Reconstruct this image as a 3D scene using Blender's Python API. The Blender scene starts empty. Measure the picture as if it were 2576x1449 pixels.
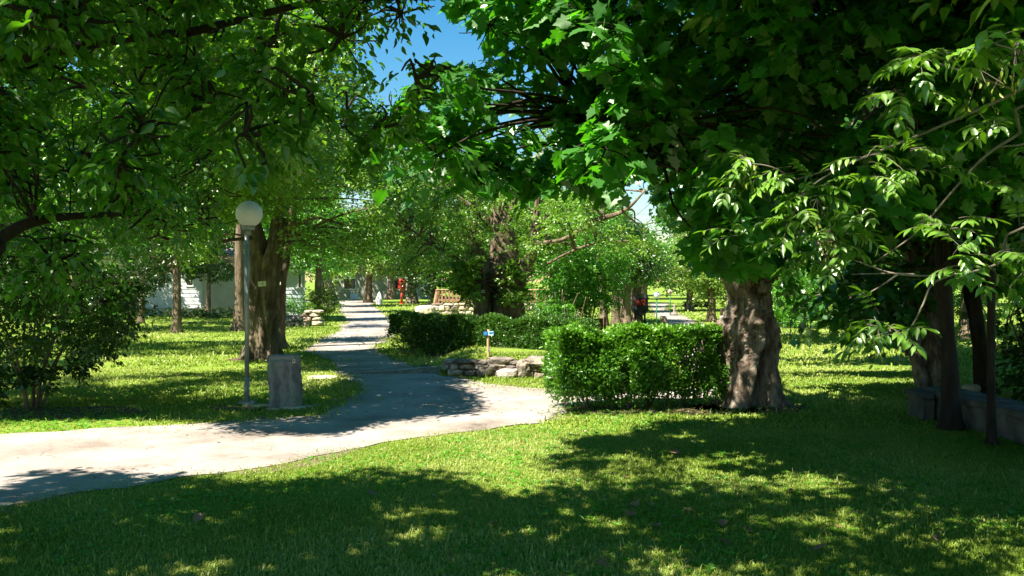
import bpy, math, random
import numpy as np
from mathutils import Vector
from mathutils.geometry import tessellate_polygon

SC = bpy.context.scene
COL = SC.collection
RNG = np.random.default_rng(11)
R = math.radians
F, CX, HY, EYE = 2231.0, 1288.0, 705.0, 1.6      # measurements taken on the photograph: focal length, centre, horizon, eye height

def at(px, py, d):                                # photograph measurement + distance -> metres
    return np.array([(px - CX) / F * d, d, EYE - (py - HY) / F * d])
def gd(px, py, z=0.0):                            # point on level ground
    d = F * (EYE - z) / (py - HY)
    return np.array([(px - CX) / F * d, d, z])

SUN = np.array([-0.45, -0.36, 0.815]); SUN /= np.linalg.norm(SUN)
KX, KY = -SUN[0] / SUN[2], -SUN[1] / SUN[2]       # shadow shift per metre of height

# ------------------------------------------------------------------ noise
def _h(i, j, k, s):
    n = (i * 374761393 + j * 668265263 + k * 2147483647 + s * 974634777) & 0xFFFFFFFF
    n = ((n ^ (n >> 13)) * 1274126177) & 0xFFFFFFFF
    return ((n ^ (n >> 16)) & 0xFFFF) / 65535.0
def vnoise(p, s=0):
    p = np.asarray(p, float); f = np.floor(p); t = p - f; t = t * t * (3 - 2 * t)
    i = f.astype(np.int64)
    r = 0
    for a in (0, 1):
        for b in (0, 1):
            for c in (0, 1):
                w = (t[..., 0] if a else 1 - t[..., 0]) * (t[..., 1] if b else 1 - t[..., 1]) * (t[..., 2] if c else 1 - t[..., 2])
                r = r + w * _h(i[..., 0] + a, i[..., 1] + b, i[..., 2] + c, s)
    return r * 2 - 1
def fbm(p, s=0, o=3):
    p = np.asarray(p, float); r = 0; a = 1.0; q = 0
    for k in range(o):
        r = r + a * vnoise(p * 2 ** k, s + k); q += a; a *= .5
    return r / q
def sstep(a, b, x):
    t = np.clip((x - a) / (b - a), 0, 1); return t * t * (3 - 2 * t)

def inpoly(x, y, poly):
    x = np.asarray(x); y = np.asarray(y); c = np.zeros(x.shape, bool); n = len(poly); j = n - 1
    for i in range(n):
        xi, yi = poly[i][0], poly[i][1]; xj, yj = poly[j][0], poly[j][1]
        if yi != yj:
            c ^= ((yi > y) != (yj > y)) & (x < (xj - xi) * (y - yi) / (yj - yi) + xi)
        j = i
    return c

def gz(x, y):                                     # height of the ground
    x = np.asarray(x, float); y = np.asarray(y, float)
    b = .30 * sstep(-1.7, -.6, x) * (1 - sstep(2.2, 2.8, x)) * sstep(14.95, 15.15, y) * (1 - .6 * sstep(24, 34, y))
    return b
# ------------------------------------------------------------------ materials
def mat(name):
    m = bpy.data.materials.new(name); m.use_nodes = True
    nt = m.node_tree; nt.nodes.clear()
    o = nt.nodes.new('ShaderNodeOutputMaterial')
    return m, nt, o
def nd(nt, t, **kw):
    n = nt.nodes.new(t)
    for k, v in kw.items():
        if k.startswith('i_'):
            n.inputs[k[2:].replace('_', ' ')].default_value = v
        else:
            setattr(n, k, v)
    return n
def ramp(nt, stops):
    r = nt.nodes.new('ShaderNodeValToRGB'); e = r.color_ramp.elements
    while len(e) < len(stops): e.new(.5)
    for k, (p, c) in enumerate(stops):
        e[k].position = p; e[k].color = (*c, 1)
    return r
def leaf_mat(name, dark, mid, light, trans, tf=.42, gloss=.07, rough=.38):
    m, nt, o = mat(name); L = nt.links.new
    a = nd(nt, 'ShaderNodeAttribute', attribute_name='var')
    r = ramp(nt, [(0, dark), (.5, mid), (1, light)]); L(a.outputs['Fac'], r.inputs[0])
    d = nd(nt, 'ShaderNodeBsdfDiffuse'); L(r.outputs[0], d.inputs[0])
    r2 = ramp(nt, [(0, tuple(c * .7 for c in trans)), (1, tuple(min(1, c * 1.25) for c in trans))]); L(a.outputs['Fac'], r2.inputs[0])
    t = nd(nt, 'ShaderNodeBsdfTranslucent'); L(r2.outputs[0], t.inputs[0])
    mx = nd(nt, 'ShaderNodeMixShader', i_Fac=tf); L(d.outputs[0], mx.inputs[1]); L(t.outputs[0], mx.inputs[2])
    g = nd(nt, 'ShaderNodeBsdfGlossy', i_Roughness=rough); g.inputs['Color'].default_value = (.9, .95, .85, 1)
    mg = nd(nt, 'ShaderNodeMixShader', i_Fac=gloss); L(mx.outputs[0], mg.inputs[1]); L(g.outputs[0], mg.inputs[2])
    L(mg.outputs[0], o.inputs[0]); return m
def surf(name, stops, scale=(6, 6, 6), detail=8, rough=.85, bump=.4, bscale=None, dist=.02, tone=None, spec=.25, metal=0.0):
    m, nt, o = mat(name); L = nt.links.new
    tc = nd(nt, 'ShaderNodeTexCoord'); mp = nd(nt, 'ShaderNodeMapping'); mp.inputs['Scale'].default_value = scale
    L(tc.outputs['Object'], mp.inputs[0])
    n = nd(nt, 'ShaderNodeTexNoise', i_Scale=1.0, i_Detail=float(detail), i_Roughness=.65); L(mp.outputs[0], n.inputs['Vector'])
    r = ramp(nt, stops); L(n.outputs['Fac'], r.inputs[0])
    b = nd(nt, 'ShaderNodeBsdfPrincipled', i_Roughness=rough, i_Metallic=metal); b.inputs['Specular IOR Level'].default_value = spec
    if tone:
        at_ = nd(nt, 'ShaderNodeAttribute', attribute_name='var'); rt = ramp(nt, tone); L(at_.outputs['Fac'], rt.inputs[0])
        mt_ = nd(nt, 'ShaderNodeMix', data_type='RGBA', blend_type='MULTIPLY'); mt_.inputs[0].default_value = 1; L(r.outputs[0], mt_.inputs[6]); L(rt.outputs[0], mt_.inputs[7]); L(mt_.outputs[2], b.inputs['Base Color'])
    else: L(r.outputs[0], b.inputs['Base Color'])
    if bump:
        mp2 = nd(nt, 'ShaderNodeMapping'); mp2.inputs['Scale'].default_value = bscale or tuple(s * 2.5 for s in scale); L(tc.outputs['Object'], mp2.inputs[0])
        n2 = nd(nt, 'ShaderNodeTexNoise', i_Scale=1.0, i_Detail=6.0, i_Roughness=.6); L(mp2.outputs[0], n2.inputs['Vector'])
        bp = nd(nt, 'ShaderNodeBump', i_Strength=bump, i_Distance=dist); L(n2.outputs['Fac'], bp.inputs['Height']); L(bp.outputs[0], b.inputs['Normal'])
    L(b.outputs[0], o.inputs[0]); return m

MT = {}
MT['leaf_left'] = leaf_mat('leaf_left', (.016, .07, .006), (.030, .115, .008), (.085, .20, .015), (.13, .40, .006), .42, .05)
MT['leaf_maple'] = leaf_mat('leaf_maple', (.022, .11, .010), (.04, .17, .018), (.08, .24, .035), (.10, .45, .008), .42, .06, .42)
MT['leaf_maple_shaded'] = leaf_mat('leaf_maple_shaded', (.014, .075, .007), (.026, .115, .012), (.05, .17, .02), (.06, .27, .005), .36, .08, .42)  # darker maple copy: shade of the right-hand curtain put into the leaf colour
MT['leaf_ash'] = leaf_mat('leaf_ash', (.06, .17, .012), (.11, .25, .02), (.18, .34, .04), (.20, .46, .012), .40, .10)
MT['leaf_poplar'] = leaf_mat('leaf_poplar', (.06, .14, .015), (.13, .26, .025), (.25, .40, .07), (.26, .50, .02), .42, .06)
MT['leaf_green'] = leaf_mat('leaf_green', (.035, .14, .010), (.075, .24, .018), (.15, .35, .035), (.15, .46, .012), .42, .05)
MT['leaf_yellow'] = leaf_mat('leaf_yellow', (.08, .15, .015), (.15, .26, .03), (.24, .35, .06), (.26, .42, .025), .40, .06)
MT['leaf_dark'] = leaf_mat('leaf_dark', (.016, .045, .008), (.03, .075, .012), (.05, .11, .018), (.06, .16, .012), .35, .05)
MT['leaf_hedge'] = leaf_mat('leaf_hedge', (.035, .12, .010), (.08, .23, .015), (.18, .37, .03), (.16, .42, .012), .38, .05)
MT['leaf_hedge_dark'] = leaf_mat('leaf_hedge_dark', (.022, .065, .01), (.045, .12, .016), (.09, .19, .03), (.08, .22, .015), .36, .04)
MT['grass'] = leaf_mat('grass_blade', (.085, .165, .012), (.23, .32, .045), (.44, .44, .17), (.36, .48, .06), .42, .015)
MT['seed'] = leaf_mat('ash_keys', (.14, .20, .03), (.22, .28, .04), (.30, .34, .06), (.30, .38, .04), .35, .04)
MT['dead'] = leaf_mat('dead_leaf', (.14, .075, .04), (.24, .14, .085), (.42, .30, .21), (.25, .12, .05), .15, .04)
BK = [(.25, (.035, .024, .016)), (.45, (.11, .08, .052)), (.62, (.21, .16, .11)), (.8, (.36, .29, .21))]
MT['bark'] = surf('bark', BK, (9, 9, 2.2), 8, .9, .9, (26, 26, 6), .03)
MT['bark_pale'] = surf('bark_pale', [(.30, (.022, .015, .011)), (.45, (.11, .08, .058)), (.58, (.25, .20, .155)), (.78, (.46, .39, .32))], (10, 10, 3.4), 9, .9, .9, (30, 30, 14), .03)
MT['bark_dark'] = surf('bark_dark', [(.3, (.012, .009, .006)), (.55, (.032, .024, .018)), (.8, (.07, .055, .042))], (9, 9, 2.5), 8, .9, .8, (26, 26, 6), .02)
MT['twig'] = surf('twig', [(.3, (.10, .085, .065)), (.7, (.24, .20, .16))], (9, 9, 9), 4, .8, 0)
MT['cut_wood'] = surf('cut_wood', [(.3, (.22, .07, .025)), (.7, (.42, .17, .07))], (14, 14, 4), 6, .8, .5)

# lawn soil under the blades
def ground_mat():
    m, nt, o = mat('lawn_ground'); L = nt.links.new
    tc = nd(nt, 'ShaderNodeTexCoord')
    n1 = nd(nt, 'ShaderNodeTexNoise', i_Scale=.7, i_Detail=6.0); n2 = nd(nt, 'ShaderNodeTexNoise', i_Scale=16.0, i_Detail=8.0, i_Roughness=.7)
    L(tc.outputs['Object'], n1.inputs['Vector']); L(tc.outputs['Object'], n2.inputs['Vector'])
    r1 = ramp(nt, [(.3, (.08, .16, .015)), (.5, (.18, .26, .03)), (.72, (.31, .30, .09))])
    r2 = ramp(nt, [(.3, (.05, .10, .01)), (.55, (.17, .26, .035)), (.75, (.30, .29, .11))])
    L(n1.outputs['Fac'], r1.inputs[0]); L(n2.outputs['Fac'], r2.inputs[0])
    mx = nd(nt, 'ShaderNodeMix', data_type='RGBA'); mx.inputs[0].default_value = .55
    L(r1.outputs[0], mx.inputs[6]); L(r2.outputs[0], mx.inputs[7])
    b = nd(nt, 'ShaderNodeBsdfPrincipled', i_Roughness=.95); b.inputs['Specular IOR Level'].default_value = .1
    L(mx.outputs[2], b.inputs['Base Color'])
    bp = nd(nt, 'ShaderNodeBump', i_Strength=.8, i_Distance=.04); L(n2.outputs['Fac'], bp.inputs['Height']); L(bp.outputs[0], b.inputs['Normal'])
    L(b.outputs[0], o.inputs[0]); return m
MT['ground'] = ground_mat()
def road_mat():
    m, nt, o = mat('road_surface'); L = nt.links.new
    tc = nd(nt, 'ShaderNodeTexCoord')
    n1 = nd(nt, 'ShaderNodeTexNoise', i_Scale=.9, i_Detail=9.0, i_Roughness=.68); L(tc.outputs['Object'], n1.inputs['Vector'])
    n2 = nd(nt, 'ShaderNodeTexNoise', i_Scale=38.0, i_Detail=6.0, i_Roughness=.7); L(tc.outputs['Object'], n2.inputs['Vector'])
    v = nd(nt, 'ShaderNodeTexVoronoi', feature='DISTANCE_TO_EDGE', i_Scale=1.6)
    n3 = nd(nt, 'ShaderNodeTexNoise', i_Scale=3.0, i_Detail=5.0); L(tc.outputs['Object'], n3.inputs['Vector'])
    mv = nd(nt, 'ShaderNodeMix', data_type='RGBA'); mv.inputs[0].default_value = .35
    L(tc.outputs['Object'], mv.inputs[6]); L(n3.outputs['Color'], mv.inputs[7]); L(mv.outputs[2], v.inputs['Vector'])
    r1 = ramp(nt, [(.26, (.07, .055, .045)), (.35, (.20, .165, .14)), (.45, (.27, .235, .21)), (.56, (.34, .305, .28)), (.75, (.40, .365, .34))]); L(n1.outputs['Fac'], r1.inputs[0])
    r2 = ramp(nt, [(.32, (.55, .52, .5)), (.5, (1, 1, 1)), (.8, (1.12, 1.1, 1.08))]); L(n2.outputs['Fac'], r2.inputs[0])
    mm = nd(nt, 'ShaderNodeMix', data_type='RGBA', blend_type='MULTIPLY'); mm.inputs[0].default_value = .6
    L(r1.outputs[0], mm.inputs[6]); L(r2.outputs[0], mm.inputs[7])
    rc = ramp(nt, [(0, (.22, .18, .15)), (.016, (1, 1, 1))]); L(v.outputs['Distance'], rc.inputs[0])
    m3 = nd(nt, 'ShaderNodeMix', data_type='RGBA', blend_type='MULTIPLY')
    rm = ramp(nt, [(.45, (0, 0, 0)), (.6, (.5, .5, .5))]); L(n3.outputs['Fac'], rm.inputs[0]); L(rm.outputs[0], m3.inputs[0])
    L(mm.outputs[2], m3.inputs[6]); L(rc.outputs[0], m3.inputs[7])
    b = nd(nt, 'ShaderNodeBsdfPrincipled', i_Roughness=.9); b.inputs['Specular IOR Level'].default_value = .15
    L(m3.outputs[2], b.inputs['Base Color'])
    bp = nd(nt, 'ShaderNodeBump', i_Strength=.6, i_Distance=.012); L(n2.outputs['Fac'], bp.inputs['Height']); L(bp.outputs[0], b.inputs['Normal'])
    L(b.outputs[0], o.inputs[0]); return m
MT['road'] = road_mat()
MT['verge'] = surf('verge_gravel', [(.3, (.09, .062, .042)), (.5, (.19, .145, .105)), (.7, (.31, .26, .20))], (14, 14, 14), 8, .95, .8, (40, 40, 40), .02)
MT['soil'] = surf('soil', [(.3, (.05, .032, .02)), (.5, (.11, .075, .048)), (.72, (.24, .18, .12))], (9, 9, 9), 8, .95, .9, (30, 30, 30), .03)
MT['stone'] = surf('stone', [(.25, (.10, .095, .10)), (.45, (.22, .205, .20)), (.6, (.36, .33, .30)), (.8, (.52, .48, .42))], (6, 6, 6), 9, .9, .8, (24, 24, 24), .03, tone=[(0, (.40, .36, .34)), (.3, (.75, .68, .60)), (.6, (1, .93, .84)), (1, (1.35, 1.3, 1.22))])
MT['stone_shaded'] = surf('stone_shaded', [(.25, (.03, .03, .03)), (.45, (.08, .078, .072)), (.6, (.14, .135, .12)), (.8, (.22, .21, .19))], (4, 4, 4), 9, .9, .7, (24, 24, 24), .02)  # stone darkened for the parapet: tree shade put into its colour
MT['stone_pale'] = surf('stone_pale', [(.25, (.26, .21, .16)), (.5, (.46, .40, .33)), (.75, (.66, .60, .52))], (6, 6, 6), 9, .9, .8, (24, 24, 24), .03, tone=[(0, (.40, .36, .34)), (.3, (.75, .68, .60)), (.6, (1, .93, .84)), (1, (1.2, 1.17, 1.1))])
MT['granite'] = surf('granite', [(.30, (.06, .06, .075)), (.42, (.16, .16, .19)), (.53, (.24, .25, .28)), (.62, (.16, .21, .17)), (.74, (.42, .43, .45))], (6, 6, 3.5), 10, .9, .9, (45, 45, 45), .012)
MT['siding'] = surf('white_siding', [(.3, (.50, .51, .53)), (.7, (.62, .62, .62))], (1.5, 1.5, 1.5), 6, .6, .1, (8, 8, 8), .004)
MT['siding_blue'] = surf('pale_siding', [(.3, (.48, .55, .63)), (.7, (.62, .66, .70))], (1.5, 1.5, 1.5), 6, .6, .1, (8, 8, 8), .004)
MT['beige'] = surf('beige_render', [(.3, (.30, .30, .24)), (.7, (.42, .41, .34))], (2, 2, 2), 6, .9, .2)
MT['skirt'] = surf('skirting', [(.3, (.52, .50, .46)), (.7, (.68, .66, .60))], (3, 3, 3), 6, .8, .2)
MT['roof'] = surf('roof_sheet', [(.3, (.14, .13, .12)), (.7, (.24, .22, .20))], (3, 3, 3), 6, .8, .3)
MT['glass'] = surf('dark_glass', [(.3, (.015, .02, .022)), (.7, (.03, .04, .045))], (2, 2, 2), 3, .12, 0, spec=.5)
MT['frame_white'] = surf('white_frame', [(.3, (.70, .71, .72)), (.7, (.80, .80, .80))], (4, 4, 4), 3, .5, 0)
MT['galv'] = surf('galvanised', [(.3, (.20, .23, .25)), (.55, (.32, .35, .37)), (.8, (.45, .48, .50))], (14, 14, 5), 6, .5, .15, (40, 40, 10), .003, metal=.35)
MT['wood_red'] = surf('stained_wood', [(.3, (.16, .075, .045)), (.55, (.30, .165, .10)), (.8, (.42, .26, .17))], (12, 12, 3), 7, .75, .4, (50, 50, 6), .006)
MT['wood_pale'] = surf('pale_wood', [(.3, (.34, .22, .10)), (.7, (.56, .40, .22))], (12, 12, 3), 7, .8, .4, (50, 50, 6), .006)
MT['rust'] = surf('rusty_board', [(.3, (.075, .028, .012)), (.55, (.16, .062, .024)), (.8, (.30, .13, .05))], (8, 8, 2), 8, .8, .4)
MT['red'] = surf('red_paint', [(.3, (.36, .022, .014)), (.7, (.52, .045, .028))], (8, 8, 8), 5, .5, .1)
MT['red_dark'] = surf('dull_red_paint', [(.3, (.10, .012, .01)), (.7, (.18, .022, .016))], (8, 8, 8), 5, .7, .1)
MT['black'] = surf('black_paint', [(.3, (.012, .013, .016)), (.7, (.03, .032, .036))], (8, 8, 8), 5, .6, .1)
MT['green_metal'] = surf('green_metal', [(.3, (.01, .11, .05)), (.7, (.02, .18, .085))], (8, 8, 8), 4, .5, 0)
MT['blue'] = surf('blue_sign', [(.3, (.012, .055, .22)), (.7, (.02, .085, .30))], (8, 8, 8), 4, .5, 0)
MT['sky_blue'] = surf('light_blue_sign', [(.3, (.08, .42, .72)), (.7, (.12, .50, .80))], (8, 8, 8), 4, .5, 0)
MT['white'] = surf('white_paint', [(.3, (.68, .67, .64)), (.7, (.80, .79, .76))], (6, 6, 6), 4, .6, 0)
MT['cream'] = surf('cream_plate', [(.3, (.55, .52, .40)), (.7, (.70, .66, .52))], (16, 16, 16), 4, .6, 0)
MT['ink'] = surf('dark_ink', [(.3, (.02, .025, .025)), (.7, (.05, .05, .05))], (16, 16, 16), 2, .7, 0)
MT['orange'] = surf('orange_plastic', [(.3, (.65, .30, .02)), (.7, (.75, .38, .03))], (9, 9, 9), 4, .5, 0)
def globe_mat():
    m, nt, o = mat('opal_globe'); L = nt.links.new
    b = nd(nt, 'ShaderNodeBsdfPrincipled', i_Roughness=.55); b.inputs['Base Color'].default_value = (.86, .86, .88, 1)
    t = nd(nt, 'ShaderNodeBsdfTranslucent'); t.inputs[0].default_value = (.8, .8, .8, 1)
    mx = nd(nt, 'ShaderNodeMixShader', i_Fac=.22); L(b.outputs[0], mx.inputs[1]); L(t.outputs[0], mx.inputs[2]); L(mx.outputs[0], o.inputs[0]); return m
MT['globe'] = globe_mat()

# ------------------------------------------------------------------ mesh building
def mesh_np(name, V, polys, smooth=True, var=None):
    """V (n,3); polys: list of int arrays of shape (m,k)"""
    me = bpy.data.meshes.new(name)
    V = np.ascontiguousarray(V, np.float32)
    me.vertices.add(len(V)); me.vertices.foreach_set('co', V.ravel())
    polys = [np.asarray(p, np.int32) for p in polys if len(p)]
    nl = sum(p.size for p in polys); npl = sum(len(p) for p in polys)
    me.loops.add(nl); me.polygons.add(npl)
    me.loops.foreach_set('vertex_index', np.concatenate([p.ravel() for p in polys]))
    tot = np.concatenate([np.full(len(p), p.shape[1], np.int32) for p in polys])
    st = np.concatenate([[0], np.cumsum(tot)[:-1]]).astype(np.int32)
    me.polygons.foreach_set('loop_start', st)
    try: me.polygons.foreach_set('loop_total', tot)
    except Exception: pass
    me.polygons.foreach_set('use_smooth', np.full(npl, smooth, bool))
    if var is not None:
        a = me.attributes.new('var', 'FLOAT', 'POINT'); a.data.foreach_set('value', np.ascontiguousarray(var, np.float32))
    me.update(calc_edges=True)
    return me
def link(name, me, m=None, parent=None, loc=None):
    o = bpy.data.objects.new(name, me); COL.objects.link(o)
    if m is not None and me is not None: me.materials.append(m)
    if loc is not None: o.location = tuple(loc)
    if parent is not None: o.parent = parent
    return o
def tag(o, label, cat, group=None):
    o['label'] = label; o['category'] = cat
    if group: o['group'] = group
    return o
def thing(name, label, cat, loc=(0, 0, 0), group=None):
    o = bpy.data.objects.new(name, None); COL.objects.link(o); o.location = tuple(loc); o.empty_display_size = .2
    return tag(o, label, cat, group)

class MB:
    def __init__(s): s.V = []; s.T = []; s.Q = []; s.n = 0; s.smooth = True; s.A = []
    def add(s, V, T=None, Q=None, tone=None):
        V = np.asarray(V, float).reshape(-1, 3); s.A.append(np.full(len(V), .5 if tone is None else tone))
        if T is not None and len(T): s.T.append(np.asarray(T) + s.n)
        if Q is not None and len(Q): s.Q.append(np.asarray(Q) + s.n)
        s.V.append(V); s.n += len(V)
    def box(s, c, size, rz=0, taper=1.0, tilt=0):
        hx, hy, hz = np.asarray(size) / 2
        P = np.array([[-hx, -hy, -hz], [hx, -hy, -hz], [hx, hy, -hz], [-hx, hy, -hz], [-hx * taper, -hy * taper, hz], [hx * taper, -hy * taper, hz], [hx * taper, hy * taper, hz], [-hx * taper, hy * taper, hz]])
        if tilt:
            ct, st = math.cos(tilt), math.sin(tilt); P = P @ np.array([[ct, 0, st], [0, 1, 0], [-st, 0, ct]]).T
        c_, s_ = math.cos(rz), math.sin(rz); P = P @ np.array([[c_, -s_, 0], [s_, c_, 0], [0, 0, 1]]).T
        s.add(P + np.asarray(c), Q=[[0, 3, 2, 1], [4, 5, 6, 7], [0, 1, 5, 4], [1, 2, 6, 5], [2, 3, 7, 6], [3, 0, 4, 7]])
    def tube(s, pts, rad, seg=8, cap=True, bark=0, seed=0, flare=0):
        P = np.asarray(pts, float); n = len(P); rad = np.broadcast_to(np.asarray(rad, float), (n,))
        T = np.gradient(P, axis=0); T /= np.linalg.norm(T, axis=1)[:, None] + 1e-9
        up = np.array([1, 0, 0.]) if abs(T[:, 2]).mean() > .6 else np.array([0, 0, 1.])
        A = np.cross(T, up); A /= np.linalg.norm(A, axis=1)[:, None] + 1e-9; B = np.cross(T, A)
        th = np.arange(seg) * 2 * math.pi / seg
        r = np.repeat(rad[:, None], seg, 1)
        if flare:
            h = P[:, 2] - P[0, 2]
            r = r * (1 + (flare * np.exp(-np.maximum(h, 0) / (rad[0] * .9 + .02)))[:, None] * (1 + .55 * np.cos(th[None, :] * 5 + seed)))
        if bark:
            q = np.stack([np.cos(th)[None, :] * rad[:, None] * 9, np.sin(th)[None, :] * rad[:, None] * 9, np.repeat(P[:, 2:3], seg, 1) * 2.2 + P[:, :1] * 2], -1)
            r = r * (1 + bark * (fbm(q + seed * 7.3, seed, 3) - .5 * np.abs(vnoise(q * 2.3 + seed, seed + 9)) + .15))
        V = P[:, None, :] + r[..., None] * (np.cos(th)[None, :, None] * A[:, None, :] + np.sin(th)[None, :, None] * B[:, None, :])
        i = np.arange(n - 1)[:, None] * seg; j = np.arange(seg)[None, :]; k = (j + 1) % seg
        Q = np.stack([i + j, i + k, i + seg + k, i + seg + j], -1).reshape(-1, 4)
        V = V.reshape(-1, 3); T3 = []
        if cap:
            V = np.vstack([V, P[0], P[-1]]); c0, c1 = n * seg, n * seg + 1
            jj = np.arange(seg); kk = (jj + 1) % seg
            T3 = np.vstack([np.stack([np.full(seg, c0), kk, jj], -1), np.stack([np.full(seg, c1), (n - 1) * seg + jj, (n - 1) * seg + kk], -1)])
        s.add(V, T3, Q)
    def lathe(s, prof, seg=24, c=(0, 0, 0)):
        prof = np.asarray(prof, float); n = len(prof); th = np.arange(seg) * 2 * math.pi / seg
        V = np.stack([prof[:, :1] * np.cos(th), prof[:, :1] * np.sin(th), np.repeat(prof[:, 1:], seg, 1)], -1).reshape(-1, 3) + np.asarray(c)
        i = np.arange(n - 1)[:, None] * seg; j = np.arange(seg)[None, :]; k = (j + 1) % seg
        s.add(V, Q=np.stack([i + j, i + k, i + seg + k, i + seg + j], -1).reshape(-1, 4))
    def rock(s, c, size, seed, rz=0, seg=12, rings=8, rough=.22, flat=.35):
        th = np.arange(seg) * 2 * math.pi / seg; ph = np.linspace(-math.pi / 2, math.pi / 2, rings)
        D = np.stack([np.cos(ph)[:, None] * np.cos(th), np.cos(ph)[:, None] * np.sin(th), np.repeat(np.sin(ph)[:, None], seg, 1)], -1)
        e = .62; D2 = np.sign(D) * np.abs(D) ** e
        r = 1 + rough * 1.25 * fbm(D * 1.9 + seed * 3.1, seed, 3)
        V = (D2 * r[..., None]).reshape(-1, 3) * np.asarray(size) / 2
        c_, s_ = math.cos(rz), math.sin(rz); V = V @ np.array([[c_, -s_, 0], [s_, c_, 0], [0, 0, 1]]).T
        i = np.arange(rings - 1)[:, None] * seg; j = np.arange(seg)[None, :]; k = (j + 1) % seg
        s.add(V + np.asarray(c), Q=np.stack([i + j, i + k, i + seg + k, i + seg + j], -1).reshape(-1, 4), tone=float(_h(seed, 3, 7, 2)))
    def mesh(s, name):
        return mesh_np(name, np.vstack(s.V), ([np.vstack(s.T)] if s.T else []) + ([np.vstack(s.Q)] if s.Q else []), s.smooth, np.concatenate(s.A))
    def build(s, name, m, parent=None, flat=False, bevel=0):
        s.smooth = not flat
        o = link(name, s.mesh(name), m, parent)
        if bevel:
            b = o.modifiers.new('bevel', 'BEVEL'); b.width = bevel; b.segments = 2; b.limit_method = 'ANGLE'; b.angle_limit = .6
        return o
def spline(pts, n=24):
    P = np.asarray(pts, float)
    if len(P) == 2: return P[0] + (P[1] - P[0]) * np.linspace(0, 1, n)[:, None]
    Q = np.vstack([2 * P[0] - P[1], P, 2 * P[-1] - P[-2]]); t = np.linspace(0, len(P) - 1 - 1e-6, n); i = t.astype(int); u = (t - i)[:, None]
    a, b, c, d = Q[i], Q[i + 1], Q[i + 2], Q[i + 3]
    return .5 * (2 * b + (c - a) * u + (2 * a - 5 * b + 4 * c - d) * u ** 2 + (3 * b - a - 3 * c + d) * u ** 3)

# leaf outlines: x along the leaf, y across, z out of its plane
TPL = {
 'far': (np.array([[0, 0, 0], [.45, .34, .07], [1, 0, -.06], [.5, -.34, .07]]), np.array([[0, 2, 1], [0, 3, 2]])),
 'ovate': (np.array([[0, 0, 0], [.14, .17, .03], [.42, .27, .05], [.74, .15, .01], [1, 0, -.10], [.74, -.15, .01], [.42, -.27, .05], [.14, -.17, .03], [.45, 0, -.02]]),
           np.array([[0, 8, 1], [1, 8, 2], [2, 8, 3], [3, 8, 4], [4, 8, 5], [5, 8, 6], [6, 8, 7], [7, 8, 0]])),
 'lance': (np.array([[0, 0, 0], [.2, .15, .03], [.5, .185, .03], [.8, .09, -.02], [1, 0, -.10], [.8, -.09, -.02], [.5, -.185, .03], [.2, -.15, .03], [.5, 0, -.025]]),
           np.array([[0, 8, 1], [1, 8, 2], [2, 8, 3], [3, 8, 4], [4, 8, 5], [5, 8, 6], [6, 8, 7], [7, 8, 0]])),
}
_half = [(.02, .16), (-.08, .38), (.16, .33), (.34, .56), (.46, .30), (.62, .34), (.74, .15)]
_o = [(0, 0)] + _half + [(1, 0)] + [(x, -y) for x, y in reversed(_half)]
_mv = np.array([[x, y, .05 * abs(y) - .10 * x * x - .12 * y * y] for x, y in _o] + [[.3, 0, -.03]])
TPL['maple'] = (_mv, np.array([[len(_o), (i + 1) % len(_o), i] for i in range(len(_o))]))

def norm(v): return v / (np.linalg.norm(v, axis=-1, keepdims=True) + 1e-9)
def leaves(name, P, T, N, S, kind, m, parent, var):
    tv, tf = TPL[kind]; T = norm(T); N = norm(N - T * (N * T).sum(-1, keepdims=True)); B = np.cross(N, T)
    S = np.asarray(S)[:, None, None]
    cur = RNG.uniform(.4, 2.6, len(P))[:, None]
    V = P[:, None] + S * (tv[None, :, :1] * T[:, None] + tv[None, :, 1:2] * B[:, None] + (tv[None, :, 2] * cur)[..., None] * N[:, None])
    k = len(tv); Fc = (np.arange(len(P))[:, None, None] * k + tf[None]).reshape(-1, 3)
    return link(name, mesh_np(name, V.reshape(-1, 3), [Fc], kind != 'far', np.repeat(np.clip(var, 0, 1), k)), m, parent)

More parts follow.
